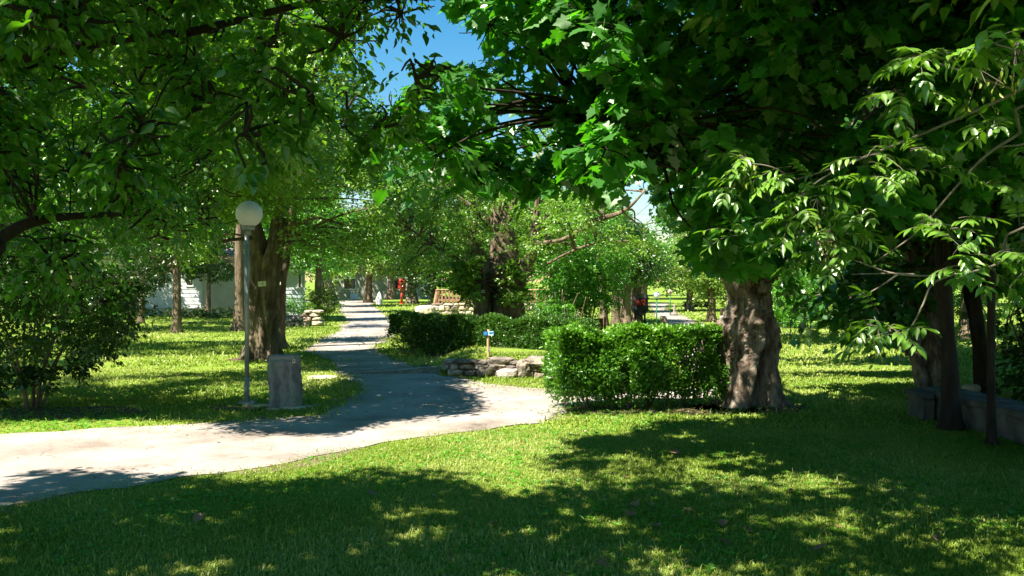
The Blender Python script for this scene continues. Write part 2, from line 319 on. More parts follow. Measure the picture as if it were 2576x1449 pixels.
# patches of the ground that the photograph shows in sunlight
LIT_PX = [
 [(-400, 1097), (0, 1062), (350, 1052), (520, 1058), (600, 1088), (860, 1092), (930, 1062), (1195, 1040), (1190, 1000), (1150, 972), (1230, 955), (1400, 980), (1410, 1046), (1800, 1040), (1965, 1035), (1960, 1052), (1640, 1062), (1590, 1096), (1440, 1115), (1385, 1165), (1400, 1225), (1350, 1268), (1200, 1228), (1120, 1192), (980, 1182), (800, 1200), (620, 1214), (480, 1202), (330, 1200), (150, 1184), (55, 1200), (40, 1245), (-400, 1330)],
 [(330, 842), (600, 836), (880, 812), (870, 838), (700, 852), (620, 858), (330, 864)],
 [(290, 898), (620, 892), (620, 932), (420, 940), (180, 936)],
 [(690, 852), (760, 848), (740, 864), (690, 868)],
 [(730, 940), (870, 932), (885, 958), (730, 958)],
 [(840, 768), (940, 764), (1000, 802), (860, 806)], [(845, 828), (990, 824), (985, 842), (825, 844)], [(775, 866), (950, 860), (945, 880), (765, 884)],
 [(935, 764), (1100, 762), (1012, 792), (1000, 802)], [(955, 852), (1012, 848), (1022, 874), (945, 882)],
 [(1225, 905), (1400, 900), (1400, 985), (1230, 958)],
 [(1955, 866), (2290, 872), (2280, 900), (1955, 902)], [(1955, 921), (2310, 917), (2310, 935), (1955, 938)], [(1955, 948), (2320, 952), (2320, 968), (1955, 972)], [(1955, 985), (2100, 985), (2100, 998), (1955, 998)],
 [(930, 1275), (1110, 1262), (1110, 1300), (960, 1318)], [(1380, 1182), (1520, 1186), (1500, 1208), (1380, 1208)], [(1400, 1296), (1560, 1290), (1650, 1310), (1650, 1356), (1500, 1345)],
 [(1700, 1280), (1760, 1276), (1740, 1312)], [(200, 1424), (380, 1412), (360, 1460), (200, 1460)], [(-30, 1335), (90, 1335), (80, 1372), (-30, 1372)], [(990, 1336), (1110, 1330), (1100, 1366), (990, 1366)],
 [(1880, 1302), (2160, 1300), (2160, 1330), (1900, 1330)], [(1560, 1408), (1760, 1400), (1760, 1465), (1560, 1465)], [(450, 1420), (600, 1412), (600, 1462), (450, 1462)],
]
LIT = [[gd(max(-2500, x), y)[:2] for x, y in p] for p in LIT_PX]
# sun must also reach: ash spray, front of the near hedge and old trunk, stone wall
def gsh(p): return (p[0] + KX * p[2], p[1] + KY * p[2])
HED = [gsh((.35, 10.4, .95)), gsh((2.9, 11.1, 1.0)), gsh((2.9, 11.9, 1.0)), gsh((.5, 11.3, 1.0)), gsh((.3, 10.6, .25))]
TRK = [gsh((2.5, 10.9, 1.45)), gsh((3.1, 10.9, 1.45)), gsh((3.15, 10.9, .05)), gsh((2.4, 10.9, .05)), gsh((2.35, 10.9, .9))]
# ash sprays: (px, py, distance, number of fronds, scale, main direction)
ASH_SPRAYS = [(1880, 405, 5.0, 7, 1.0, -1), (1850, 470, 5.0, 4, .9, -1), (1990, 440, 5.0, 6, 1, -1), (2050, 490, 4.95, 7, 1, -.3), (2000, 545, 4.95, 7, 1, -.6), (2100, 600, 4.9, 6, 1, .2), (1990, 610, 5.0, 6, 1, -.8), (1860, 590, 5.0, 3, .8, -1), (2180, 405, 4.8, 6, 1, 0), (2200, 460, 4.8, 5, 1, .1),
          (2250, 430, 4.8, 4, .9, .5), (2140, 640, 4.8, 5, .9, -.6), (2060, 640, 4.9, 5, .9, -.5), (2120, 580, 4.8, 4, .9, .6), (2240, 835, 4.6, 8, 1.05, -.6), (2200, 800, 4.6, 4, .9, -1), (2420, 640, 4.2, 6, 1.0, -.2), (2490, 640, 4.2, 6, 1.1, .8), (2400, 560, 4.3, 4, .9, .0), (2430, 690, 4.2, 4, .9, -.3),
          (2310, 150, 3.6, 6, .95, -.4), (2280, 240, 3.7, 5, .9, -.5), (2400, 130, 3.4, 4, 1.0, .1), (2480, 110, 3.2, 5, 1, .2), (2560, 130, 3.2, 5, 1, .8), (2500, 320, 3.6, 5, .85, -.2), (2560, 390, 3.8, 5, .9, .4), (2320, 540, 4.6, 4, .85, .2), (2290, 380, 4.6, 4, .85, .2), (2550, 680, 4.3, 4, .9, .6), (2560, 560, 4.4, 4, .9, .5), (2370, 410, 4.5, 4, .8, .4), (2480, 470, 4.4, 4, .8, .3), (2180, 540, 4.9, 4, .8, 0)]
ASHG = np.array([(*gsh(at(q[0], q[1], q[2])), at(q[0], q[1], q[2])[2]) for q in ASH_SPRAYS])
MAPL = [gsh(at(985, 420, 7.4)), gsh(at(985, 180, 7.4)), gsh(at(1200, 60, 7.2)), gsh(at(1560, 120, 7.4)), gsh(at(1620, 300, 7.6)), gsh(at(1450, 500, 7.6)), gsh(at(1150, 500, 7.6))]
HED2 = [gsh((-2.7, 18.9, .8)), gsh((1.35, 15.9, .8)), gsh((1.5, 16.8, .9)), gsh((-2.2, 19.9, .9))]
BIGT = [gsh((-5.35, 17.5, .1)), gsh((-4.95, 17.5, .1)), gsh((-5.0, 17.6, 1.2)), gsh((-5.3, 17.6, 1.2))]
def shadow_ok(P, extra=True, jit=.12):
    z = np.maximum(P[:, 2], 0)
    x = P[:, 0] + KX * z + RNG.normal(0, jit, len(P)); y = P[:, 1] + KY * z + RNG.normal(0, jit, len(P))
    ok = np.ones(len(P), bool); rnd = RNG.random(len(P))
    for q in LIT: ok &= ~inpoly(x, y, q)
    if extra:
        ok &= ~(inpoly(x, y, HED) & (z > 1.15)); ok &= ~(inpoly(x, y, TRK) & (P[:, 1] < 10.6))
        for gx, gy, gzz in ASHG: ok &= ~(((x - gx) ** 2 + (y - gy) ** 2 < .30 ** 2) & (z > gzz + .45) & (rnd < .92))
        ok &= ~(inpoly(x, y, MAPL) & (z > 4.3) & (rnd < .9)); ok &= ~(inpoly(x, y, HED2) & (z > 1.5) & (rnd < .75)); ok &= ~(inpoly(x, y, BIGT) & (z > 1.6) & (rnd < .85))
    return ok
SKYW = [[(880, -60), (1100, -60), (1130, 20), (1250, 95), (1235, 165), (1090, 150), (1045, 195), (1010, 285), (960, 290), (930, 200), (890, 130)],
        [(1565, 452), (1640, 440), (1655, 560), (1700, 590), (1700, 628), (1660, 615), (1600, 560), (1565, 520)], [(850, 478), (930, 470), (930, 530), (850, 528)], [(2000, -20), (2060, -20), (2050, 20), (2010, 15)]]
def sky_ok(P, jit=16, keep=0.0):
    d = np.maximum(P[:, 1], .1); x = CX + P[:, 0] / d * F + RNG.normal(0, jit, len(P)); y = HY - (P[:, 2] - EYE) / d * F + RNG.normal(0, jit, len(P))
    bad = np.zeros(len(P), bool)
    for q in SKYW: bad |= inpoly(x, y, q)
    return ~bad | (RNG.random(len(P)) < keep)

def clump_leaves(C, rad, nspray, nleaf, size, droop=.35, flat=.6, spread=None, nj=.6):
    """C (k,3) clump centres, rad (k,) radii -> positions, tangents, normals, var"""
    k = len(C); rad = np.asarray(rad)
    d = norm(RNG.normal(size=(k, nspray, 3))); rr = RNG.random((k, nspray, 1)) ** .45
    off = d * rr * rad[:, None, None]; off[..., 2] *= flat
    SCn = C[:, None] + off
    out = norm(off + np.array([0, 0, -.15]) * rad[:, None, None] + RNG.normal(0, .25, off.shape) * rad[:, None, None])
    out = norm(out * np.array([1, 1, .55]))
    side = norm(np.cross(out, [0, 0, 1.])); upn = np.cross(side, out)
    L = (spread or .22) * rad[:, None, None, None]
    u = RNG.uniform(-1, 1, (k, nspray, nleaf, 1)); v = RNG.normal(0, .5, (k, nspray, nleaf, 1)); w = RNG.normal(0, .18, (k, nspray, nleaf, 1))
    P = SCn[:, :, None] + L * (out[:, :, None] * u * 1.5 + side[:, :, None] * v + upn[:, :, None] * w)
    P[..., 2] -= (L[..., 0] * (u[..., 0] + 1) ** 2 * droop * .5)
    T = out[:, :, None] + side[:, :, None] * np.sign(v) * .8 + RNG.normal(0, .35, P.shape); T[..., 2] -= droop
    N = upn[:, :, None] + RNG.normal(0, nj, P.shape); N[..., 2] += .2
    var = np.clip(RNG.normal(.5, .2, (k, nspray, nleaf)) + RNG.normal(0, .12, (k, nspray, 1)) + RNG.normal(0, .08, (k, 1, 1)), 0, 1)
    S = size * RNG.uniform(.6, 1.25, (k, nspray, nleaf))
    f = lambda a: a.reshape(-1, 3)
    return f(P), f(T), f(N), S.ravel(), var.ravel(), SCn

def limb(mb, a, b, r0, r1, sag=.15, n=10, seg=6, bark=.15, seed=0):
    a = np.asarray(a, float); b = np.asarray(b, float); l = np.linalg.norm(b - a)
    m1 = a + (b - a) * .35 + np.array([0, 0, sag * l]) + RNG.normal(0, .05 * l, 3); m2 = a + (b - a) * .7 + np.array([0, 0, sag * l * .7]) + RNG.normal(0, .05 * l, 3)
    p = spline([a, m1, m2, b], n); mb.tube(p, np.linspace(r0, r1, n), seg, bark=bark, seed=seed); return p

def shade_fill(n, xr, yr, zr, cond=None):
    C = []
    while len(C) < n:
        gx, gy, z = RNG.uniform(*xr), RNG.uniform(*yr), RNG.uniform(*zr)
        if any(inpoly(np.array([gx]), np.array([gy]), q)[0] for q in LIT): continue
        p = np.array([gx - KX * z, gy - KY * z, z])
        if cond is None or cond(p): C.append(p)
    return np.array(C)
def over_maple(p): return .1 < p[0] + KX * p[2] < 2.9 and p[1] + KY * p[2] > 6.6
def out_of_view(p): return not (p[1] > .4 and p[2] < 1.6 + .345 * p[1] and abs(p[0]) < .66 * p[1])
def crown_points(c, r, k, shell=.55, zmin=-1.0):
    d = norm(RNG.normal(size=(k * 4, 3))); d = d[d[:, 2] > zmin][:k]
    rr = shell + (1 - shell) * RNG.random((len(d), 1))
    return np.asarray(c) + d * rr * np.asarray(r)

def make_tree(name, label, cat, base, stems, C, crad, leaf, bark, group=None, nspray=14, nleaf=10, size=.08, kind='far', shadow=True, sky=True, skykeep=0.0, seg=14, limb_r=.05, trunk_bark=.28, flare=.5, limbs=True, droop=.35, flat=.6, twigs=0, extra=None, view=None):
    """stems: list of (points relative to base, radii)"""
    base = np.asarray(base, float)
    t = thing(name, label, cat, base, group)
    mb = MB()
    tips = []
    for q, (pts, rad) in enumerate(stems):
        n = 40 if seg > 10 else 16
        P = spline(pts, n); rr = np.interp(np.linspace(0, 1, n), np.linspace(0, 1, len(rad)), rad)
        mb.tube(P, rr, seg, bark=trunk_bark, seed=q + len(label), flare=flare if (q == 0 or pts[0][2] < .05) else 0)
        tips += [P[int(n * f)] for f in (.55, .7, .85, .97)]
    tips = np.array(tips)
    C = np.asarray(C, float)
    if sky: 
        kk = sky_ok(C, 5, skykeep); C = C[kk]; crad = np.broadcast_to(crad, (len(kk),))[kk]
    crad = np.broadcast_to(crad, (len(C),))
    if view is not None: kk = view(C); C, crad = C[kk], crad[kk]
    rel = C - base
    if limbs:
        for i, c in enumerate(rel):
            j = np.argmin(np.linalg.norm(tips - c + np.array([0, 0, .4]), axis=1))
            r0 = limb_r * RNG.uniform(.5, 1.1)
            if shadow and not shadow_ok(base + tips[j] + (c - tips[j]) * np.linspace(.25, 1, 6)[:, None], False, .0).sum() >= 5: continue
            if view is not None and not view(base + tips[j] + (c - tips[j]) * np.linspace(.3, 1, 8)[:, None]).all(): continue
            if limbs != True and RNG.random() > limbs: continue
            limb(mb, tips[j], c, r0, r0 * .25, .06, 9, 5, .1, i)
    P, T, N, S, var, SP = clump_leaves(C, crad, nspray, nleaf, size, droop, flat, None, 1.3 if kind == 'far' else .6)
    if extra is not None:
        E = extra; P = np.vstack([P, E[0]]); T = np.vstack([T, E[1]]); N = np.vstack([N, E[2]]); S = np.concatenate([S, E[3]]); var = np.concatenate([var, E[4]])
    ok = P[:, 2] > .25
    if shadow: ok &= shadow_ok(P)
    if sky: ok &= sky_ok(P, 14, skykeep)
    if view is not None: ok &= view(P)
    if twigs:
        sp = SP.reshape(-1, 3); cc = np.repeat(C, nspray, 0); sel = RNG.random(len(sp)) < twigs
        if shadow: sel &= shadow_ok(sp, False, .0) & shadow_ok((sp + cc) / 2, False, .0)
        for a, b in zip(cc[sel] - base, sp[sel] - base):
            mb.tube(spline([a, (a + b) / 2 + RNG.normal(0, .04, 3), b], 5), np.linspace(.010, .004, 5), 4, False)
    mb.build('trunk', bark, t)
    leaves('crown', P[ok] - base, T[ok], N[ok], S[ok], kind, leaf, t, var[ok])
    return t

# ================================================================== SETTING
ROADP = [gd(*p)[:2] for p in [(-700, 1150), (-300, 1115), (0, 1097), (350, 1076), (640, 1058), (800, 1045), (880, 1012), (897, 985), (882, 955), (832, 912), (767, 880), (800, 858), (848, 835), (870, 812), (866, 795), (850, 775), (838, 762), (700, 757), (700, 753.5), (960, 754.5), (940, 763), (935, 766), (965, 790), (990, 812), (1000, 825), (985, 848), (952, 868), (945, 882), (985, 900), (1050, 925), (1120, 948), (1210, 962), (1395, 984)]]
ROADP += [np.array(p) for p in [(1.9, 12.75), (2.75, 13.3), (3.2, 16), (4.0, 22), (5.4, 30), (6.44, 39.7), (7.7, 48.9), (9.5, 62), (11, 62), (8.4, 48.9), (7.7, 39.7), (6.45, 29.7), (5.6, 22), (4.4, 16), (3.7, 13.0), (3.3, 12.4), (2.5, 12.0), (1.3, 11.75), (.68, 11.25)]]
ROADP += [gd(*p)[:2] for p in [(1412, 1050), (1200, 1083), (1000, 1112), (880, 1135), (760, 1160), (600, 1190), (480, 1205), (350, 1218), (150, 1250), (0, 1283), (-400, 1370), (-900, 1470)]]
def densify(poly, step, amp, seed):
    out = []
    n = len(poly)
    for i in range(n):
        a = np.asarray(poly[i]); b = np.asarray(poly[(i + 1) % n]); k = max(1, int(np.linalg.norm(b - a) / step))
        for j in range(k): out.append(a + (b - a) * j / k)
    out = np.array(out); q = np.column_stack([out * 1.7, np.zeros(len(out))])
    dx = fbm(q, seed, 4); dy = fbm(q + 31.7, seed, 4)
    return out + amp * np.column_stack([dx, dy])
ROAD = densify(ROADP, .16, .24, 3)
def flat_poly(name, poly, z, m, kind='structure'):
    tri = tessellate_polygon([[Vector((p[0], p[1], 0)) for p in poly]])
    zz = z + gz(poly[:, 0], poly[:, 1])
    V = np.column_stack([poly, zz]); T = np.array([list(t) for t in tri])
    a, b, c = V[T[:, 0]], V[T[:, 1]], V[T[:, 2]]
    fl = np.cross(b - a, c - a)[:, 2] < 0; T[fl] = T[fl][:, ::-1]
    o = link(name, mesh_np(name, V, [T], False), m); o['kind'] = kind; return o

xs = np.unique(np.concatenate([np.linspace(-400, -16, 14), np.arange(-16, 16.01, .25), np.linspace(16, 400, 14)]))
ys = np.unique(np.concatenate([np.linspace(-60, 0, 7), np.arange(0, 34.01, .25), np.linspace(34, 120, 20), np.linspace(120, 900, 8)]))
GX, GY = np.meshgrid(xs, ys, indexing='ij'); GZ = gz(GX, GY)
nx, ny = GX.shape; idx = np.arange(nx * ny).reshape(nx, ny)
Qg = np.stack([idx[:-1, :-1], idx[1:, :-1], idx[1:, 1:], idx[:-1, 1:]], -1).reshape(-1, 4)
g = link('ground', mesh_np('ground', np.stack([GX, GY, GZ], -1).reshape(-1, 3), [Qg], True), MT['ground']); g['kind'] = 'structure'
flat_poly('road_verge', densify(ROADP, .16, .62, 8), .004, MT['verge'])
rd = flat_poly('road', ROAD, .010, MT['road'])
def blob(cx, cy, rx, ry, seed, n=60):
    th = np.linspace(0, 2 * math.pi, n, endpoint=False); r = 1 + .28 * fbm(np.column_stack([np.cos(th) * 2 + seed, np.sin(th) * 2, th * 0]), seed, 3)
    return np.column_stack([cx + rx * r * np.cos(th), cy + ry * r * np.sin(th)])
SOIL = [blob(1.75, 10.95, 1.6, .42, 1), blob(3.0, 11.2, .75, .55, 2), blob(.2, 16.5, 2.0, .6, 3), blob(-5.1, 18, .65, .5, 4), blob(-3.2, 11.2, .62, .38, 5), blob(-5.6, 10.7, 1.1, .5, 6)]
for sp in SOIL: flat_poly('soil', sp, .007, MT['soil'])

# ================================================================== LAWN BLADES
def scatter(n, y0, y1, p=1.0):
    u = RNG.random(n); y = y0 + (y1 - y0) * u ** p
    return (RNG.random(n) * 2 - 1) * (y * .60 + .5), y
def grass():
    P = []; S = []; W = []
    for n, y0, y1, h, w in ((400000, 4.2, 9.5, .025, .0036), (160000, 9.5, 16, .038, .008), (90000, 16, 30, .06, .016), (42000, 30, 62, .07, .04)):
        x, y = scatter(n, y0, y1, .8); 
        jt = np.abs(fbm(np.column_stack([x * 1.3, y * 1.3, x * 0]), 33, 2)) * .5 + .05; jx = x + RNG.normal(0, 1, n) * jt; jy = y + RNG.normal(0, 1, n) * jt
        ok = ~inpoly(jx, jy, ROAD)
        for sp in SOIL: ok &= ~inpoly(jx, jy, sp) | (RNG.random(n) < .12)
        q = np.column_stack([x * .9, y * .9, x * 0]); dn = fbm(q, 4, 3)
        ok &= (dn + RNG.normal(0, .25, n)) > -.42
        x, y, dn = x[ok], y[ok], dn[ok]
        hh = h * RNG.uniform(.5, 1.35, len(x)) * (1 + .45 * dn) * (1 + 1.3 * (RNG.random(len(x)) < .025))
        P.append(np.column_stack([x, y, gz(x, y)])); S.append(hh); W.append(np.full(len(x), w) * RNG.uniform(.6, 1.3, len(x)))
    P = np.vstack(P); S = np.concatenate(S); W = np.concatenate(W); n = len(P)
    az = RNG.random(n) * 6.283; d = np.column_stack([np.cos(az), np.sin(az), np.zeros(n)]); sd = np.column_stack([-np.sin(az), np.cos(az), np.zeros(n)])
    ln = RNG.uniform(.3, 1.25, n)[:, None]
    up = np.array([0, 0, 1.])
    b0 = P - sd * W[:, None]; b1 = P + sd * W[:, None]
    mid = P + S[:, None] * (.55 * up + .25 * ln * d); m0 = mid - sd * W[:, None] * .75; m1 = mid + sd * W[:, None] * .75
    tip = P + S[:, None] * ((.95 - .3 * ln) * up + .85 * ln * d)
    V = np.stack([b0, b1, m1, m0, tip], 1).reshape(-1, 3); i = np.arange(n)[:, None] * 5
    q = np.column_stack([P[:, :2] * .6, np.zeros(n)])
    var = np.clip(.55 + .5 * fbm(q, 21, 3) + RNG.normal(0, .2, n), 0, 1)
    o = link('grass', mesh_np('grass', V, [i + np.array([[3, 2, 4]]), i + np.array([[0, 1, 2, 3]])], True, np.repeat(var, 5)), MT['grass'])
    o['kind'] = 'stuff'; o['label'] = 'short green lawn grass either side of the pale road'
    # broad-leaved weeds between the blades
    n = 16000; x, y = scatter(n, 4.3, 14, .8); dn = fbm(np.column_stack([x * .8, y * .8, x * 0]), 60, 3)
    ok = ~inpoly(x, y, ROAD) & (dn > .02)
    x, y = x[ok], y[ok]; n = len(x)
    P = np.repeat(np.column_stack([x, y, gz(x, y) + .01]), 4, 0); az = (RNG.random((n, 1)) * 6.28 + np.arange(4) * 1.6 + RNG.normal(0, .3, (n, 4))).ravel()
    T = np.column_stack([np.cos(az), np.sin(az), RNG.uniform(.2, .9, 4 * n)]); N = np.column_stack([RNG.normal(0, .2, 4 * n), RNG.normal(0, .2, 4 * n), np.ones(4 * n)])
    w = leaves('weeds', P, T, N, np.repeat(RNG.uniform(.018, .05, n), 4) * RNG.uniform(.7, 1.2, 4 * n), 'lance', MT['leaf_green'], None, RNG.uniform(.3, 1, 4 * n)); w['kind'] = 'stuff'; w['label'] = 'small broad leaved weeds scattered in the lawn'
grass()

# dead leaves lying on the lawn
def dead_leaf_mesh(seed):
    tv, tf = TPL['maple'] if seed % 2 else TPL['ovate']; r = np.random.default_rng(seed)
    V = tv.copy(); V[:, 0] -= .4; V[:, 2] = .35 * (V[:, 1] ** 2) * r.uniform(.6, 2.2) + .5 * (V[:, 0]) ** 2 * r.uniform(.2, 1.4) + r.normal(0, .03, len(V)) + .12
    return mesh_np('fallen_leaf', V, [tf], True, np.full(len(V), r.uniform(.2, 1)))
DL = [dead_leaf_mesh(k) for k in range(5)]
for me in DL: me.materials.append(MT['dead'])
for k, (px, py) in enumerate([(1359, 1279), (1598, 1280), (1637, 1287), (1586, 1303), (1723, 1279), (1737, 1296), (1653, 1334), (1694, 1310), (1515, 1428), (1735, 1425), (1575, 1209), (1819, 1327), (1822, 1375), (2240, 1250), (2150, 1300), (2350, 1365), (1880, 1345), (2060, 1392), (500, 1312), (1245, 1330), (1990, 1245), (1700, 1148), (1430, 1165), (935, 1250), (2105, 1335), (1130, 1405)]):
    o = link('fallen_leaf', DL[k % 5], None, None, gd(px, py) + np.array([0, 0, .022])); o.scale = (RNG.uniform(.065, .115),) * 3
    o.rotation_euler = (RNG.normal(0, .35), RNG.normal(0, .35), RNG.uniform(0, 6.28)); tag(o, 'dry brown curled leaf lying on the lawn', 'leaf', 'dry leaves scattered on the lawn')

n = 1100; x, y = scatter(n, 5.5, 16, .8); d_in = inpoly(x, y, ROAD); keep = (x < 3) & (~d_in | (RNG.random(n) < .30)) & (x > -7); x, y = x[keep], y[keep]; n = len(x)
az = RNG.uniform(0, 6.28, n); P = np.column_stack([x, y, gz(x, y) + .016]); T = np.column_stack([np.cos(az), np.sin(az), RNG.normal(0, .25, n)]); N = np.column_stack([RNG.normal(0, .3, n), RNG.normal(0, .3, n), np.ones(n)])
o = leaves('leaf_litter', P, T, N, RNG.uniform(.015, .045, n), 'ovate', MT['dead'], None, RNG.random(n)); o['kind'] = 'stuff'; o['label'] = 'small brown leaf litter strewn over lawn and road'
# ================================================================== GLOBE LAMP
t = thing('globe_lamp', 'tall grey lamp post with a white globe beside the stone pillar', 'lamp', gd(621, 1017))
m = MB(); m.tube([[0, 0, .02], [0, 0, 2.26]], .028, 16); m.tube([[0, 0, .02], [0, 0, .35]], .033, 16); m.build('pole', MT['galv'], t)
m = MB(); m.lathe([(.001, 2.25), (.075, 2.25), (.082, 2.27), (.082, 2.30), (.07, 2.315), (.001, 2.315)], 24, (.02, 0, 0)); m.tube([[.02, 0, 2.18], [.02, 0, 2.26]], .036, 16); m.build('collar', MT['galv'], t)
m = MB(); a = np.linspace(-1.1, math.pi / 2, 26); m.lathe([(max(.0005, .17 * math.cos(x)), 2.455 + .17 * math.sin(x)) for x in a], 40, (.03, 0, 0)); m.build('globe', MT['globe'], t)
m = MB(); m.box((0, 0, .015), (.2, .16, .03)); 
for sx in (-1, 1):
    for sy in (-1, 1): m.tube([[sx * .075, sy * .055, .03], [sx * .075, sy * .055, .055]], .011, 6)
m.build('base_plate', MT['galv'], t, True, .004)

# ================================================================== STONE PILLAR
def pillar():
    base = gd(716, 1026); t = thing('stone_pillar', 'weathered grey granite pillar of three joined ribs beside the lamp', 'pillar', base)
    n = 120; th = np.linspace(0, 2 * math.pi, n, endpoint=False); hh = np.linspace(-.05, .665, 60)
    W, D = .195, .145
    V = []
    for h in hh:
        f = h / .665
        c, s = np.cos(th), np.sin(th); e = .32
        x = np.sign(c) * np.abs(c) ** e * W * (1 + .03 * (f < .2)); y = np.sign(s) * np.abs(s) ** e * D
        rib = .085 * np.abs(np.sin((x / W + 1) * 1.5 * math.pi)) ** .6 * (np.abs(y) > D * .7) * (f < .90)
        y = y + np.sign(y) * (rib - .055)
        top = 1 - .10 * max(0, (f - .95) / .05) ** 2
        V.append(np.column_stack([x * top + .004 * math.sin(h * 9), y * top, np.full(n, h)]))
    V = np.array(V); d = fbm(V * 9, 5, 4) * .016 + fbm(V * 38, 15, 3) * .007; nr = norm(V * np.array([1, 1, 0])); V = V + nr * d[..., None]
    V[-1, :, 2] += fbm(V[-1] * 8, 3, 2) * .012
    V[:, :, 0] += .012 * np.array([math.sin(h * 5 + 1) for h in hh])[:, None]
    i = np.arange(59)[:, None] * n; j = np.arange(n)[None]; k = (j + 1) % n
    Q = np.stack([i + j, i + k, i + n + k, i + n + j], -1).reshape(-1, 4); Vf = np.vstack([V.reshape(-1, 3), [[0, 0, .672]]]); c = len(Vf) - 1; jj = np.arange(n)
    T = np.stack([np.full(n, c), 59 * n + jj, 59 * n + (jj + 1) % n], -1)
    link('shaft', mesh_np('shaft', Vf, [T, Q], True), MT['granite'], t)
    m = MB(); m.box((.158, -.171, .60), (.034, .008, .045)); p = m.build('trail_mark', MT['white'], t); 
    m = MB(); m.lathe([(.0005, 0), (.011, 0), (.011, .004), (.0005, .004)], 14); q = m.build('red_spot', MT['red'], p); q.rotation_euler = (math.pi / 2, 0, 0); q.location = (.157, -.176, .602); q.scale = (1, 1.3, 1)
pillar()
for k, (px, py, sx, sy, rz, lb) in enumerate([(735, 1030, .34, .16, .2, 'flat pale stone slab at the front foot of the granite pillar'), (688, 1033, .24, .13, -.3, 'small brown slab left of the granite pillar foot'), (778, 1026, .22, .12, .5, 'broken stone chunk at the right foot of the granite pillar'),
                                       (655, 1024, .36, .16, .1, 'grey slab between the lamp base and the granite pillar'), (808, 952, .5, .42, .1, 'flat pinkish slab lying in the grass behind the granite pillar')]):
    m = MB(); m.rock((0, 0, .012), (sx, sy, .05), k + 40, rz, 14, 8, .3); o = m.build('stone_slab', MT['stone_pale'], None, True); o.location = tuple(gd(px, py)); tag(o, lb, 'stone')

# ================================================================== NEAR HEDGE AND FAR HEDGE
def hedge(name, label, p0, p1, depth, h, nleaf, leaf, size, nstem, bare, seed, zoff=0.0, holes=.0):
    p0 = np.asarray(p0, float); p1 = np.asarray(p1, float); ax = p1 - p0; L = np.linalg.norm(ax); ax /= L; pr = np.array([-ax[1], ax[0]])
    g0 = float(gz(p0[0], p0[1])); t = thing(name, label, 'hedge', (p0[0], p0[1], g0))
    n = nleaf; u = RNG.random(n) * (L + .1) - .05; v = RNG.random(n) * 2 - 1
    v = np.sign(v) * np.abs(v) ** .45; z = h * RNG.random(n) ** .72
    topm = RNG.random(n) < .34; z[topm] = h - np.abs(RNG.normal(0, .05, topm.sum())); v[topm] = RNG.uniform(-1, 1, topm.sum())
    ed = RNG.random(n) < .10; u[ed] = np.where(RNG.random(ed.sum()) < .5, RNG.normal(.02, .05, ed.sum()), L + RNG.normal(-.02, .05, ed.sum()))
    bump = fbm(np.column_stack([u * 2.2, z * 2.2, v]), seed, 3)
    vv = v * depth / 2 * (1 + .5 * bump); z = z * (1 + .13 * fbm(np.column_stack([u * 3, v, u * 0]), seed + 5, 2))
    dens = fbm(np.column_stack([u * 2.6, z * 2.6, v * .5]), seed + 9, 3)
    keep = (z > bare * h * (1 + .8 * fbm(np.column_stack([u * 3.5, u * 0, u * 0]), seed + 3, 2)) * RNG.uniform(.3, 1.1, n)) & (dens > -.28 + holes)
    keep |= (RNG.random(n) < .05)
    u, v, z, vv, bump = u[keep], v[keep], z[keep], vv[keep], bump[keep]; n = len(u)
    P = np.column_stack([ax[0] * u + pr[0] * vv, ax[1] * u + pr[1] * vv, z + RNG.normal(0, .012, n)])
    O = np.column_stack([pr[0] * v, pr[1] * v, (z / h - .45) * 1.4]); O[:, :2] += ax[None] * ((u / L - .5) * 2)[:, None] ** 5
    T = norm(O) + RNG.normal(0, .6, (n, 3)) + np.array([0, 0, .25]); N = norm(O) + RNG.normal(0, .6, (n, 3)) + np.array([0, 0, .5])
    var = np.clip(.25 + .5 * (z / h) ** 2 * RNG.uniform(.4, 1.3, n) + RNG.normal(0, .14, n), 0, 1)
    leaves('foliage', P, T, N, size * RNG.uniform(.6, 1.25, n), 'ovate', leaf, t, var)
    for k in range(nstem):
        uu = L * (k + .5) / nstem + RNG.normal(0, .05); b = np.array([ax[0] * uu, ax[1] * uu, -.03]); mb = MB()
        for q in range(RNG.integers(2, 4)):
            e = b + np.array([RNG.normal(0, .13), RNG.normal(0, .10), h * RNG.uniform(.7, .95)])
            mb.tube(spline([b + RNG.normal(0, .02, 3), b * .6 + e * .4 + RNG.normal(0, .04, 3), e], 10), np.linspace(.016, .006, 10), 6, bark=.2, seed=k)
            for w in range(4):
                f = RNG.uniform(.3, .9); s0 = b + (e - b) * f; mb.tube(spline([s0, s0 + np.array([RNG.normal(0, .12), RNG.normal(0, .1), .10])], 4), np.linspace(.006, .003, 4), 4, False)
        mb.build('stem', MT['bark_pale'], t)
    return t
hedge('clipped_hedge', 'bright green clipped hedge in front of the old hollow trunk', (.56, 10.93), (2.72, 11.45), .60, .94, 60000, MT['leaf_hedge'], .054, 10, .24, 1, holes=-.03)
hedge('clipped_hedge', 'darker clipped hedge on the bank behind the dry stone wall', (-2.4, 19.3), (1.35, 16.2), .62, .84, 62000, MT['leaf_hedge_dark'], .056, 17, .24, 2, holes=.0)

